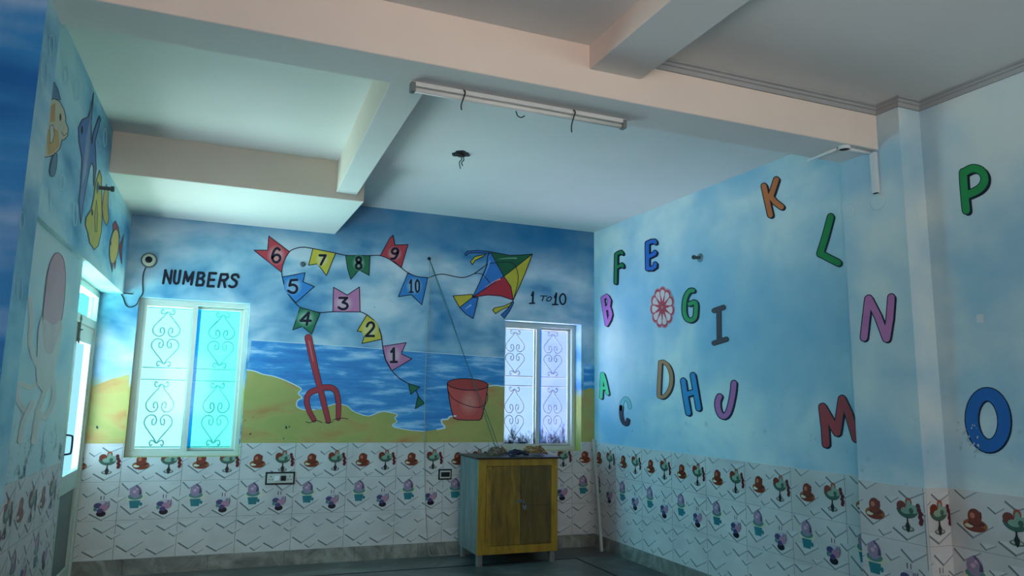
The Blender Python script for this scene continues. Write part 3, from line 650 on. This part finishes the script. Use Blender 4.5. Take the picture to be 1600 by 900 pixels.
# ------------------------------------------------------------------ painted pictures on the walls
class Art:
    """flat paint laid on a wall plane, drawn in picture coordinates"""
    def __init__(s, plane, base=.0012): s.p = plane; s.mb = MB(); s.l = base; s.k = 0
    def lift(s): s.k += 1; return s.l+s.k*.00012
    def poly(s, pts, mat, sm=0, closed=True, out=None, ow=1.6):
        q = smooth2(pts, sm, True) if sm else [Vector(p) for p in pts]
        L = s.lift(); s.mb.face([s.p.at(v[0], v[1], L) for v in q], mat)
        if out: s.stroke([tuple(v) for v in q]+[tuple(q[0])], ow, out)
        return s
    def stroke(s, pts, w, mat, off=(0, 0), sm=0):
        q = smooth2(pts, sm) if sm else [Vector(p) for p in pts]; o = Vector(off)
        q = [q[0]]+[q[i] for i in range(1, len(q)) if (q[i]-q[i-1]).length > .05]
        ws = w if isinstance(w, (list, tuple)) else [w]
        W_ = [(ws[0]+(ws[-1]-ws[0])*i/max(1, len(q)-1))/2 for i in range(len(q))]; q = [v+o for v in q]
        L = s.lift(); shut = len(q) > 4 and (q[0]-q[-1]).length < .3
        runs = [[0]]
        for i in range(1, len(q)):
            runs[-1].append(i)
            if i < len(q)-1:
                d0 = (q[i]-q[i-1]).normalized(); d1 = (q[i+1]-q[i]).normalized()
                if d0.dot(d1) < .55: runs.append([i])
        for k, run in enumerate(runs):
            s.l += .00003 if k else 0; L += .00003 if k else 0
            P_ = [q[i] for i in run]; R_ = [W_[i] for i in run]; n = len(P_)
            if n < 2: continue
            loop = shut and len(runs) == 1
            lt, rt = [], []
            for i in range(n):
                d0 = (P_[i]-P_[i-1]).normalized() if i else ((P_[-1]-P_[-2]).normalized() if loop else (P_[1]-P_[0]).normalized())
                d1 = (P_[i+1]-P_[i]).normalized() if i < n-1 else ((P_[1]-P_[0]).normalized() if loop else d0)
                m_ = (d0+d1).normalized(); nn = Vector((-m_.y, m_.x)); rr = R_[i]/max(.6, m_.dot(d1)); lt.append(P_[i]+nn*rr); rt.append(P_[i]-nn*rr)
            vs = [s.p.at(v.x, v.y, L) for ab in zip(lt, rt) for v in ab]
            fs = [[2*i, 2*i+1, 2*i+3, 2*i+2] for i in range(n-1)]
            if not loop:
                for c_, e1, e2, r in ((P_[0], lt[0], rt[0], 0), (P_[-1], rt[-1], lt[-1], 2*n-2)):
                    v1 = e1-c_; cap = []
                    for j in range(1, 6):
                        an = math.pi*j/6; cap.append(c_+Vector((v1.x*math.cos(an)-v1.y*math.sin(an), v1.x*math.sin(an)+v1.y*math.cos(an))))
                    k0 = len(vs); vs += [s.p.at(v.x, v.y, L) for v in cap]
                    fs.append(([r, *range(k0, k0+5), r+1]) if r == 0 else ([r+1, *range(k0, k0+5), r]))
            s.mb.raw(vs, fs, mat)
        return s
    def ell(s, cx, cy, rx, ry, mat, rot=0, out=None, ow=1.4):
        return s.poly(ell(cx, cy, rx, ry, 24, 0, 360, rot), mat, 0, True, out, ow)
    def build(s, name, parent, label): return s.mb.build(name, parent, label=label, recalc=False)
def cs(ox, oy, k): return lambda pts: [(ox+x/k, oy+y/k) for x, y in pts]
GLY = {'1': [[(.25, .25), (.55, 0), (.55, 1)], [(.2, 1), (.9, 1)]], '2': [[(.08, .28), (.25, .05), (.6, 0), (.85, .2), (.75, .48), (.1, 1)], [(.1, 1), (.98, 1)]],
 '3': [[(.1, .03), (.85, .03), (.42, .42)], [(.42, .42), (.8, .55), (.88, .8), (.6, 1), (.25, .98), (.02, .85)]], '4': [[(.72, 0), (.02, .68), (1, .68)], [(.72, 0), (.66, 1)]],
 '5': [[(.92, 0), (.28, .03), (.12, .45)], [(.12, .45), (.5, .38), (.85, .52), (.9, .78), (.65, 1), (.3, .98), (.0, .85)]],
 '6': [[(.85, .12), (.6, 0), (.28, .18), (.08, .6), (.22, .92), (.55, 1), (.85, .85), (.9, .62), (.65, .47), (.32, .52), (.1, .68)]],
 '7': [[(.02, .04), (.95, .04), (.38, 1)]], '8': [[(.5, 0), (.18, .1), (.2, .36), (.5, .47), (.85, .62), (.85, .9), (.5, 1), (.12, .9), (.12, .64), (.5, .47), (.8, .34), (.8, .1), (.5, 0)]],
 '9': [[(.88, .35), (.65, .5), (.3, .47), (.12, .28), (.3, .04), (.65, 0), (.9, .2), (.88, .55), (.6, .95), (.15, 1)]],
 '0': [[(.5, 0), (.15, .2), (.1, .5), (.18, .82), (.5, 1), (.85, .82), (.92, .5), (.85, .2), (.5, 0)]]}
CURVED = set('235689 0'.replace(' ', ''))
def glyph(art, ch, cx, cy, w, h, wd, mat, slant=0.0):
    for st in GLY[ch]:
        pts = [(cx+(x-.5)*w-(y-.5)*slant*h, cy+(y-.5)*h) for x, y in st]
        art.stroke(pts, wd, mat, sm=4 if len(st) > 4 else 0)
def blend(a, b_, k):
    A = [int(a[i:i+2], 16) for i in (0, 2, 4)]; B = [int(b_[i:i+2], 16) for i in (0, 2, 4)]
    return ''.join('%02x' % round(x+(y-x)*k) for x, y in zip(A, B))

# --- sea and beach on the back wall
M_SEA, t, b = newmat('painted_sea')
n = t.math('ADD', t.math('MULTIPLY', t.noise(t.coords((1.6, 1, 11)), 1.3, 4, .6, .4), .75), t.math('MULTIPLY', t.noise(t.coords((5, 1, 22)), 1.0, 3, .6), .25))
t.put(b.inputs['Base Color'], t.ramp(n, [(.38, lin('1273b8')), (.52, lin('2f8cc8')), (.61, lin('8abde0')), (.70, lin('b4d0e4'))])); b.inputs['Roughness'].default_value = .5
M_SAND, t, b = newmat('painted_sand')
n = t.noise(t.coords((1.2, 1, 2.6)), 1.8, 3, .5, .5)
t.put(b.inputs['Base Color'], t.ramp(n, [(.34, lin('9c9c52')), (.50, lin('a89f58')), (.60, lin('ae9350')), (.70, lin('b07a42'))])); b.inputs['Roughness'].default_value = .6
FOAM = paint('c9dbe0', .5, .06)
a = Art(BACK, .0005)
a.poly([(393, 531.5), (450, 535), (540, 541), (640, 549), (700, 553), (788, 559), (786.5, 692), (373, 694)], M_SEA)
a.poly([(911.5, 568), (929.5, 570), (929, 612), (912, 612)], M_SEA)
a.stroke([(393, 531.5), (450, 535), (540, 541), (640, 549), (700, 553), (788, 559)], .9, FOAM)
a.build('painted_sea', WB, 'painted blue sea with pale wave streaks')
shoreL = [(386, 578), (398, 580), (412, 585), (428, 588), (445, 594), (462, 602), (471, 608), (466, 615), (472, 621), (465, 626), (464, 635), (474, 640), (492, 640), (507, 639), (514, 634), (526, 631), (542, 634), (550, 641), (560, 646), (576, 650), (590, 645), (600, 643), (612, 645), (621, 648), (617, 653), (620, 659), (613, 664), (618, 668), (640, 672), (664, 674)]
shoreR = [(683, 671), (695, 668), (691, 662), (690, 656), (699, 655), (703, 651), (712, 650), (740, 630), (762, 600), (770, 602), (788, 604)]
a = Art(BACK, .0010)
a.poly([(375, 694)]+[tuple(p) for p in smooth2(shoreL, 3)]+[tuple(p) for p in smooth2(shoreR, 3)]+[(786.7, 692)], M_SAND)
a.poly([(193.8, 694), (202, 585)] + [(190, 588), (175, 592), (158, 599), (147, 604), (141, 607)] + [(132, 694)], M_SAND, 0)
a.poly([(911.8, 610), (920, 606), (929.6, 608), (929, 689), (912.5, 689)], M_SAND)
a.build('painted_beach', WB, 'painted yellow sandy beach below the sea')
a = Art(BACK, .0016)
a.stroke([tuple(p) for p in smooth2(shoreL[:13], 3)], 1.6, FOAM); a.stroke([tuple(p) for p in smooth2(shoreL[13:], 3)], 1.3, FOAM); a.stroke([tuple(p) for p in smooth2(shoreR[:7], 3)], 2.4, FOAM); a.stroke([(764, 603), (775, 602), (788, 604)], 2, FOAM)
a.build('painted_foam', WB, 'thin white foam line along the painted shore')

# --- bunting string and numbered flags
C1 = cs(380, 340, 4.5); C2 = cs(540, 340, 5); C3 = cs(540, 440, 3.4615); C4 = cs(380, 500, 4.5)
a = Art(BACK, .0016)
up_ = C1([(650, 250), (490, 218), (420, 208), (360, 220), (320, 245), (290, 300), (272, 360), (275, 420), (300, 510), (340, 570), (400, 632), (460, 655), (540, 668), (630, 662), (720, 660), (815, 662)])+C3([(78, 163), (115, 180), (165, 225), (190, 280), (198, 330), (203, 370), (215, 420), (250, 482), (300, 530), (340, 552), (380, 590), (392, 618)])
a.stroke(up_, 1.5, M_INK, sm=3)
a.stroke(C1([(650, 250)])+C2([(0, 295), (95, 299), (190, 297), (270, 297), (340, 325), (435, 392), (485, 430), (560, 462), (640, 470), (700, 450), (760, 442), (840, 458), (920, 468), (1000, 440), (1070, 390)]), 1.4, M_INK, sm=3)
a.build('painted_string', WB, 'thin dark painted string linking the flags and the kite')
RED, YEL, GRE, BLU, PNK = 'b03a46', 'c0b03c', '1f6a4a', '2d7cc0', 'b8759c'
FL = [('1', PNK, 'pink', C3([(200, 350), (327, 330), (300, 390), (358, 418), (250, 482), (215, 420)]), C3([(258, 398)])[0], 13, 21),
 ('2', YEL, 'yellow', C3([(115, 180), (150, 207), (176, 245), (190, 285), (195, 312), (88, 335), (108, 275), (62, 268)]), C3([(133, 258)])[0], 14, 21),
 ('3', PNK, 'pink', C1([(635, 490), (730, 545)])+[(561.5, 448.5), (562.5, 487.5), (520, 487)], C1([(705, 603)])[0], 16, 18),
 ('4', GRE, 'green', C1([(400, 632), (540, 672), (480, 820), (415, 765), (348, 790)]), C1([(440, 710)])[0], 16, 19),
 ('5', BLU, 'blue', C1([(275, 418), (435, 388), (420, 452), (500, 485), (370, 598), (330, 555), (297, 500)]), C1([(350, 483)])[0], 15, 20),
 ('6', RED, 'red', C1([(325, 240), (180, 130), (172, 230), (75, 230), (270, 385), (276, 340), (295, 285)]), C1([(232, 265)])[0], 15, 22),
 ('7', YEL, 'yellow', C1([(490, 218), (650, 250), (585, 408), (522, 325), (460, 335)]), C1([(555, 297)])[0], 10, 15),
 ('8', GRE, 'green', C2([(0, 297), (190, 297), (183, 452), (105, 408), (40, 482), (15, 400)]), C2([(102, 355)])[0], 10, 18),
 ('9', RED, 'red', C2([(272, 297), (345, 160), (370, 138), (385, 215), (487, 210), (435, 392), (380, 345), (330, 318)]), C2([(382, 282)])[0], 12, 16),
 ('10', BLU, 'blue', C2([(485, 435), (560, 462), (640, 470), (595, 682), (515, 603), (412, 618)]), C2([(535, 535)])[0], 9, 19)]
for num, hc, cn, pts, (gx, gy), gw, gh in FL:
    a = Art(BACK, .0020); a.poly(pts, paint(hc, .5, .06), out=M_INK, ow=1.3)
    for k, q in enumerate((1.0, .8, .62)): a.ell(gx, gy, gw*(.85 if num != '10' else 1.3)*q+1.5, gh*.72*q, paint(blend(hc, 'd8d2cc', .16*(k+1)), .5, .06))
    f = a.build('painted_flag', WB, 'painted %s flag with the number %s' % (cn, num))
    a = Art(BACK, .0032)
    if num == '10': glyph(a, '1', gx-5, gy, 7, gh, 2.6, M_INK); glyph(a, '0', gx+5, gy, 7, gh, 2.6, M_INK)
    else: glyph(a, num, gx, gy, gw, gh, 3.9, M_INK, .12 if num in '4792' else 0)
    a.build('painted_number', f, 'black painted number %s' % num)
for k, pts in enumerate((C3([(340, 552), (402, 570), (352, 610)]), C3([(392, 618), (425, 658), (376, 688)]))):
    a = Art(BACK, .0020); a.poly(pts, paint(GRE, .5), out=M_INK, ow=1.3); a.build('painted_pennant', WB, ['upper small green painted pennant at the string end', 'lower small green painted pennant at the string end'][k])

# --- kite
a = Art(BACK, .0020)
KT, KR, KB, KL, KC = (1130, 268), (1458, 285), (1308, 645), (990, 622), (1235, 460)
bl, gn, yl, rd = paint('2c74bd', .45), paint('14593a', .45), paint('bfae35', .45), paint('b22a3a', .45)
a.poly(C2([(1120, 265), (1030, 258), (950, 262), (930, 285), (940, 298), (965, 278), (1040, 275), (1115, 280)]), paint('2d62a8', .5), out=M_INK, ow=1.2)
a.poly(C2([(1095, 287), (1010, 305), (975, 345), (990, 368), (1012, 335), (1085, 297)]), yl, out=M_INK, ow=1.2)
a.poly(C2([(1295, 662), (1240, 690), (1165, 705), (1148, 722), (1170, 750), (1220, 718), (1290, 690)]), yl, out=M_INK, ow=1.2)
a.poly(C2([(1306, 650), (1268, 710), (1212, 760), (1240, 788), (1280, 732), (1313, 665)]), paint('2d62a8', .5), out=M_INK, ow=1.2)
a.poly(C2([(990, 600), (838, 612), (890, 702), (990, 625)]), yl, out=M_INK, ow=1.3)
a.poly(C2([(990, 625), (890, 702), (940, 755), (995, 788), (1035, 625)]), bl, out=M_INK, ow=1.3)
a.poly(C2([KT, KC, KL, (1040, 520), (1100, 380), (1108, 300)]), bl, out=M_INK, ow=1.3)
a.poly(C2([KT, (1280, 296), (1380, 292), KR, KC]), gn, out=M_INK, ow=1.3)
a.poly(C2([KR, (1400, 440), KB, KC]), yl, out=M_INK, ow=1.3)
a.poly(C2([KL, KC, (1290, 540), KB, (1210, 612), (1110, 605)]), rd, out=M_INK, ow=1.3)
a.stroke(C2([(1070, 390), (1110, 365), (1180, 352), (1290, 350), (1335, 400), (1345, 500), (1310, 640)]), 1, M_INK, sm=4)
a.stroke(C2([(1000, 440), (1060, 440), (1110, 490), (1130, 520)]), 1, M_INK, sm=4)
a.stroke(C2([(1195, 325), (1270, 318), (1330, 318)]), [.6, 2.6], paint('6f9a80', .5), sm=3); a.stroke(C2([(1090, 545), (1150, 505), (1205, 480)]), [.6, 2.2], paint('d08a90', .5), sm=3)
a.stroke(C2([(1075, 470), (1105, 400), (1125, 340)]), [.6, 2.0], paint('7fb0d8', .5), sm=3); a.stroke(C2([(935, 715), (975, 685)]), [1, 2.4], paint('8fb8dc', .5))
a.build('painted_kite', WB, 'painted diamond kite in blue, green, yellow and red with a fishtail')
# --- fork and bucket
a = Art(BACK, .0020); fr, fo = paint('a63640', .5, .08), M_INK
tines = [C4([(540, 478), (575, 620), (598, 712)]), C4([(540, 487), (480, 505), (450, 540), (448, 590), (468, 650), (497, 702)]), C4([(545, 478), (610, 474), (650, 500), (666, 560), (670, 620), (667, 692)])]
hand = C4([(457, 125), (500, 320), (540, 480)])
for m_, e in ((fo, 1.6), (fr, 0)):
    a.stroke(hand, [10.5+e, 8+e], m_, sm=3)
    for q in tines: a.stroke(q, [8.6+e, 6.4+e], m_, sm=4)
a.stroke(C4([(462, 150), (492, 290)]), [2.5, 1.5], paint('c06a6c', .5))
for q in ([(440, 715), (470, 722), (510, 705), (555, 722)], [(572, 720), (600, 724), (632, 714)], [(630, 703), (680, 689), (735, 695)]): a.stroke(C4(q), 1.0, M_INK, sm=3)
a.build('painted_garden_fork', WB, 'painted red garden fork standing in the sand')
a = Art(BACK, .0020); bk = paint('c0504a', .5, .08)
a.poly(C3([(549, 555), (556, 610), (570, 690), (584, 738), (600, 746), (660, 750), (722, 749), (735, 740), (752, 670), (769, 565)]), bk, out=M_INK, ow=1.4)
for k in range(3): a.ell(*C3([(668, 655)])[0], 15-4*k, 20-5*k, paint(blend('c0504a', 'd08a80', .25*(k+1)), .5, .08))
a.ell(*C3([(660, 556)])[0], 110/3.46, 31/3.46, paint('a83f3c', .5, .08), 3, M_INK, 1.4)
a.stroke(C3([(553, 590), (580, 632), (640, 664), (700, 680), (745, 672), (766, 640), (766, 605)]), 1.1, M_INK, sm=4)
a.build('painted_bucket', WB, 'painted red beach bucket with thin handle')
# --- words
C5 = cs(200, 390, 8); a = Art(BACK, .0020); w = 4.2
NUM = {'N': [[(440, 420), (470, 260)], [(465, 262), (525, 422)], [(525, 422), (547, 265)]], 'U': [[(592, 265), (575, 380), (590, 420), (620, 420), (636, 385), (654, 265)]],
 'M': [[(690, 425), (720, 280)], [(718, 280), (748, 395)], [(748, 395), (812, 285)], [(814, 285), (790, 435)]], 'B': [[(855, 445), (880, 290), (940, 294), (953, 325), (920, 364), (868, 362)], [(920, 364), (948, 400), (930, 445), (855, 446)]],
 'E': [[(1100, 298), (1020, 295), (995, 457), (1070, 460)], [(1010, 378), (1075, 380)]], 'R': [[(1130, 466), (1165, 310), (1240, 312), (1248, 350), (1215, 382), (1155, 384)], [(1195, 384), (1212, 468)]],
 'S': [[(1380, 345), (1360, 316), (1312, 320), (1300, 358), (1352, 402), (1345, 450), (1300, 470), (1265, 455)]]}
for ch in 'NUMBERS':
    for st in NUM[ch]: a.stroke(C5(st), w, M_INK, sm=3 if ch in 'US' else 0)
a.build('painted_word', WB, 'black painted word NUMBERS')
C6 = cs(820, 440, 15); a = Art(BACK, .0020)
for st, w in (([(160, 325), (195, 245), (182, 500)], 2.9), ([(112, 512), (225, 505)], 2.4), ([(365, 335), (520, 340)], 1.5), ([(442, 345), (405, 450)], 1.8), ([(700, 370), (738, 275), (712, 525)], 2.9), ([(645, 538), (770, 538)], 2.4)): a.stroke(C6(st), w, M_INK)
a.stroke(C6([(575, 360), (530, 390), (508, 440), (540, 455), (595, 440), (622, 395), (610, 362), (575, 360)]), 1.7, M_INK, sm=3)
a.stroke(C6([(885, 285), (835, 330), (815, 410), (840, 500), (890, 535), (940, 490), (955, 410), (935, 320), (885, 285)]), 2.5, M_INK, sm=3)
a.build('painted_word', WB, 'black painted words 1 TO 10')
# --- alphabet on the right wall and pillar
A1 = cs(930, 360, 5); A2 = cs(930, 540, 6.43); A3 = cs(1080, 260, 3); A4 = cs(1260, 430, 3.214); A5 = cs(1480, 240, 7.5); A6 = cs(1480, 470, 3.4615)
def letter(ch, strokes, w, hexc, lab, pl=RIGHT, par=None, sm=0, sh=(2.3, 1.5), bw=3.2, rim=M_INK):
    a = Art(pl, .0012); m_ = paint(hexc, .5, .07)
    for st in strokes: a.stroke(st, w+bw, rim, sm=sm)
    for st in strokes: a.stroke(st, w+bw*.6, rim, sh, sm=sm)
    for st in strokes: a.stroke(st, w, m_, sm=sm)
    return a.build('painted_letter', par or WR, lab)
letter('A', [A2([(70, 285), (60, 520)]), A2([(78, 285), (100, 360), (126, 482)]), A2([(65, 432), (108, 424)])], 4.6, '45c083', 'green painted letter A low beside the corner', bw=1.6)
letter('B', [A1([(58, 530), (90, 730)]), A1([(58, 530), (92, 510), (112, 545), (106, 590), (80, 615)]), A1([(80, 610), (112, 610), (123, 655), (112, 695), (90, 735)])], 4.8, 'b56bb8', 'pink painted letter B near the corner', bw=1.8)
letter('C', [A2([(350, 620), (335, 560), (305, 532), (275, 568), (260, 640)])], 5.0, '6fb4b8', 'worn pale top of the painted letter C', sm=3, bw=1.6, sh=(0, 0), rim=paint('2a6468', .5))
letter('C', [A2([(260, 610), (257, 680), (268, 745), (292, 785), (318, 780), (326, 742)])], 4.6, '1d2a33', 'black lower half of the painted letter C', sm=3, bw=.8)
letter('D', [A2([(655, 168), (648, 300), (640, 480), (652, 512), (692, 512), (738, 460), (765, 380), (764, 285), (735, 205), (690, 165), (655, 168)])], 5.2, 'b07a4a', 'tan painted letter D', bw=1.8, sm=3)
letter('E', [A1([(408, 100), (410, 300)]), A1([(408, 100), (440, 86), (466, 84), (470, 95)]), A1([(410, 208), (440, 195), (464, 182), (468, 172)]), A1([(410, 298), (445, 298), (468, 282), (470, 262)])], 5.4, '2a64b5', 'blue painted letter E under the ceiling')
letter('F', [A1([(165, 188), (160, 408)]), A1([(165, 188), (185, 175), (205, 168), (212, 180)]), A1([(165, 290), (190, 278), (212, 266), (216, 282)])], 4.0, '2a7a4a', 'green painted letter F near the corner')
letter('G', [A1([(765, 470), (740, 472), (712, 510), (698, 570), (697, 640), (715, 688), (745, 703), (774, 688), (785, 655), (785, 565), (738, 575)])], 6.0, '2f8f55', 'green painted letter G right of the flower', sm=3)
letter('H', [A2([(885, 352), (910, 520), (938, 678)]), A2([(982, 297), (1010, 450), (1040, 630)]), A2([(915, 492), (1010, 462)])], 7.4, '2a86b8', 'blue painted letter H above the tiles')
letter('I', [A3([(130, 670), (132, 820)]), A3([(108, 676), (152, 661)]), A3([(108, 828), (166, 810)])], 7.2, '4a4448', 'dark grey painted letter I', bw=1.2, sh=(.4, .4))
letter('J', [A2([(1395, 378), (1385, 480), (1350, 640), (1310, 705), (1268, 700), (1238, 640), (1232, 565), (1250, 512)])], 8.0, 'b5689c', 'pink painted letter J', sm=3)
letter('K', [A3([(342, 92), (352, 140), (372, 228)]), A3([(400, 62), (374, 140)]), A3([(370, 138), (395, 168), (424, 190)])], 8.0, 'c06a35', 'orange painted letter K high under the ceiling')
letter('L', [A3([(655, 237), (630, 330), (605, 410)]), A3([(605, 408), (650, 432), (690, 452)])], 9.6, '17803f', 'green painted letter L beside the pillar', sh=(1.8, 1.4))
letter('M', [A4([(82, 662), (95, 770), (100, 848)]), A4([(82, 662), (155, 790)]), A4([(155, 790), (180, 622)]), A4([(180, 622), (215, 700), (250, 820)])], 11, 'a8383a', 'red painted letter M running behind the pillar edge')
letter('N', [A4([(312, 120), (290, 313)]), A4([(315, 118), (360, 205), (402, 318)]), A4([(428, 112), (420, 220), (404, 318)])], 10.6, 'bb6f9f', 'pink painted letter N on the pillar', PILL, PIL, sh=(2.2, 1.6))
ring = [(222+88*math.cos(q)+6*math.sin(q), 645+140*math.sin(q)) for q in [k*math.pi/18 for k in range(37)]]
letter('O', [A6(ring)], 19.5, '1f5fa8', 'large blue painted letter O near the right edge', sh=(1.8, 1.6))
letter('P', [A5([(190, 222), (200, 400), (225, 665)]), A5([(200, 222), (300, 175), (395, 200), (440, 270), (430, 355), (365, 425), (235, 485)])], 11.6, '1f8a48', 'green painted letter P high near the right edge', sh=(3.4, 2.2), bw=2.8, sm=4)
# --- flower
a = Art(RIGHT, .0012); fx, fy = A1([(527, 602)])[0]
for q, (w1, r0, r1, hc) in enumerate(((.40, .05, 1.06, 'b98a92'), (.33, .05, 1.0, 'b2434e'), (.19, .30, .88, 'd2bcba'))):
    for k in range(11):
        th = 2*math.pi*(k+.3)/11; pts = []
        for u, v in ((0, .0), (.3, .42), (.6, .85), (.8, 1.0), (.93, .8), (1, .4), (1.02, 0), (1, -.4), (.93, -.8), (.8, -1.0), (.6, -.85), (.3, -.42)):
            rr = r0+(r1-r0)*u; vv = v*w1*(.75 if q < 2 else 1)
            pts.append((fx+18.2*(rr*math.cos(th)-vv*math.sin(th)), fy+31*(rr*math.sin(th)+vv*math.cos(th))))
        a.poly(pts, paint(hc, .5, .08))
a.ell(fx, fy, 3.6, 5.6, paint('b2434e', .5, .1)); a.ell(fx, fy, 1.6, 2.6, paint('c8747a', .5, .1))
a.build('painted_flower', WR, 'red and white painted flower with rounded petals')

# --- sea creatures on the left wall
a = Art(FISHP, .0015); OL = paint('26323a', .5)
a.poly([(78, 153), (84, 128), (90, 140), (94, 156)], paint('3c6c96', .5), out=OL, ow=1.2)
a.poly([(60, 170), (75, 158), (84, 154), (93, 159), (99, 170), (102, 182), (102, 190), (106, 200), (105, 212), (100, 218), (96, 219), (93, 232), (84, 242), (70, 246), (58, 240)], paint('c3bba4', .5), out=OL, ow=1.3)
a.poly([(79, 165), (86, 160), (85, 190), (78, 190)], paint('c08a50', .5)); a.poly([(80, 198), (90, 205), (92, 228), (84, 238), (74, 242), (72, 205)], paint('c39a5e', .5))
a.poly([(77, 197), (82, 195), (84, 210), (81, 222), (77, 224)], paint('c9c7b4', .5), out=OL, ow=.9); a.ell(93.5, 183, 1.4, 6, M_BLK); a.stroke([(95, 206), (99, 212), (104, 208)], .9, OL)
a.poly([(82, 243), (88, 240), (87, 262), (83, 275), (78, 274), (77, 264)], paint('4f7698', .5), sm=3, out=OL, ow=1.1)
a.build('painted_fish', WL, 'cream and orange painted fish half hidden by the pillar')
a = Art(FISHP, .0015)
a.poly([(146, 145), (142, 170), (137, 183), (128, 187), (122, 200), (123, 222), (128, 248), (126, 288), (123, 315), (126, 349), (129, 320), (135, 288), (140, 262), (143, 254), (146, 262), (146, 290), (150, 264), (149, 236), (148, 222), (157, 186), (155, 181), (146, 205), (143, 225), (142, 192)], paint('4b74ab', .5), out=OL, ow=1.3)
a.poly([(143, 170), (139, 190), (134, 215), (131, 250), (128, 290), (134, 270), (139, 235), (141, 200)], paint('8093b4', .5)); a.ell(127.5, 203, 1.6, 6.5, M_BLK)
a.build('painted_fish', WL, 'long blue painted fish with pointed fins')
a = Art(FISHP, .0015); yf = paint('bfae46', .5)
a.poly([(166, 288), (169, 300), (168, 322), (170, 342), (166, 353), (161, 342), (159, 325), (162, 300)], paint('b3923c', .5), out=OL, ow=1.1)
a.poly([(155, 266), (149, 285), (146, 310), (142, 328), (134, 340), (133, 352), (137, 364), (140, 380), (147, 390), (153, 384), (158, 362), (159, 335), (158, 300), (158, 276)], yf, out=OL, ow=1.3)
a.poly([(150, 312), (147, 340), (148, 362), (151, 362), (152, 335)], paint('a99a3c', .5), out=OL, ow=.8); a.ell(143.5, 332, 1.2, 5, M_BLK)
a.build('painted_fish', WL, 'yellow painted fish head down below the pipe stub')
a = Art(FISHP, .0015)
a.poly([(176, 372), (176, 352), (180, 345), (185, 355), (187, 372)], paint('8c2f3c', .5), out=OL, ow=1.1); a.poly([(186, 385), (193, 366), (190, 388), (190, 413), (187, 398)], paint('8c2f3c', .5), out=OL, ow=1.0)
a.poly([(172, 408), (176, 410), (175, 425)], paint('8c2f3c', .5), out=OL, ow=.9); a.poly([(177, 408), (181, 408), (179, 420)], paint('8c2f3c', .5), out=OL, ow=.9)
a.ell(178, 385, 7, 27, paint('b59a52', .5), 6, OL, 1.2); a.ell(172.5, 380, .9, 3.5, M_BLK)
a.build('painted_fish', WL, 'small gold painted fish with red fins near the corner')
a = Art(OCTP, .0012); ok, ol = paint('cf9fa6', .5, .06), paint('e2e6e2', .5)
arms = [[(46, 466), (49, 500), (47, 535), (55, 565), (68, 585)], [(82, 560), (74, 600), (60, 640), (52, 690)], [(95, 505), (90, 540), (80, 580)], [(70, 590), (48, 605), (30, 600), (26, 620), (36, 640)], [(80, 580), (84, 620), (70, 652), (58, 640)], [(30, 690), (36, 660), (50, 630)]]
pale = paint('d8d0ca', .5, .05)
for q in arms: a.stroke(q, [7.5, 9], ol, sm=4)
for q in arms: a.stroke(q, [6, 7.5], pale, sm=4)
a.poly([(62, 500), (58, 545), (56, 590), (66, 612), (80, 600), (86, 560), (92, 515), (86, 480)], pale, sm=3)
a.poly([(88, 395), (80, 405), (74, 425), (70, 455), (66, 500), (68, 530), (80, 540), (90, 520), (97, 490), (101, 450), (101, 422), (97, 402)], ok, sm=4, out=paint('7a5560', .5), ow=1.1)
a.poly([(66, 500), (68, 545), (80, 552), (91, 522), (95, 500), (82, 508)], paint('d6bcb8', .5), sm=3)
a.build('painted_octopus', WL, 'faded pink painted octopus beside the door')
bub = paint('9cc8d8', .5)
for pl, par, bs in ((FISHP, WL, [(119, 140, 4.5, 17), (102, 118, 3.5, 13), (81, 312, 4, 17), (97, 285, 4, 12), (117, 335, 3, 18), (173, 316, 2.5, 10), (164, 215, 2.5, 14)]), (LPIL, LP, [(68, 115, 5, 24), (80, 70, 3.5, 16), (34, 345, 3.5, 14), (30, 450, 4, 20)])):
    for x, y, rx, ry in bs:
        a = Art(pl, .0012); a.stroke([(x+rx*math.cos(k*math.pi/12), y+ry*math.sin(k*math.pi/12)) for k in range(25)], 1.6, bub); a.build('painted_bubble', par, 'pale painted bubble ring')

# worn scrapes in the paint
rnd = random.Random(21)
a = Art(RIGHT, .0045); sc_ = paint('a9b6bb', .7)
for k in range(26):
    x = 1497+rnd.random()*34; y = 655+rnd.random()*50+(x-1497)*.35; r = rnd.uniform(.5, 2.2)
    a.poly([(x+r*rnd.uniform(.5, 1.3)*math.cos(q*1.05), y+1.5*r*rnd.uniform(.5, 1.3)*math.sin(q*1.05)) for q in range(6)], sc_)
a.build('worn_patch', WR, 'pale scraped paint on the lower left of the letter O')
a = Art(BACK, .004); sp = paint('1d3a4a', .7)
for x, y, r in ((391, 678, 1.6), (447, 668, 2.2), (452, 667, 1.2), (443, 685, 1.2), (395, 652, .8), (383, 657, 1.0), (152, 668, 2.5), (500, 668, .6), (585, 480, .8)):
    a.poly([(x+r*rnd.uniform(.6, 1.2)*math.cos(q*.9), y+r*rnd.uniform(.6, 1.4)*math.sin(q*.9)) for q in range(7)], sp)
a.build('dark_spot', WB, 'small dark chips in the painted sand')
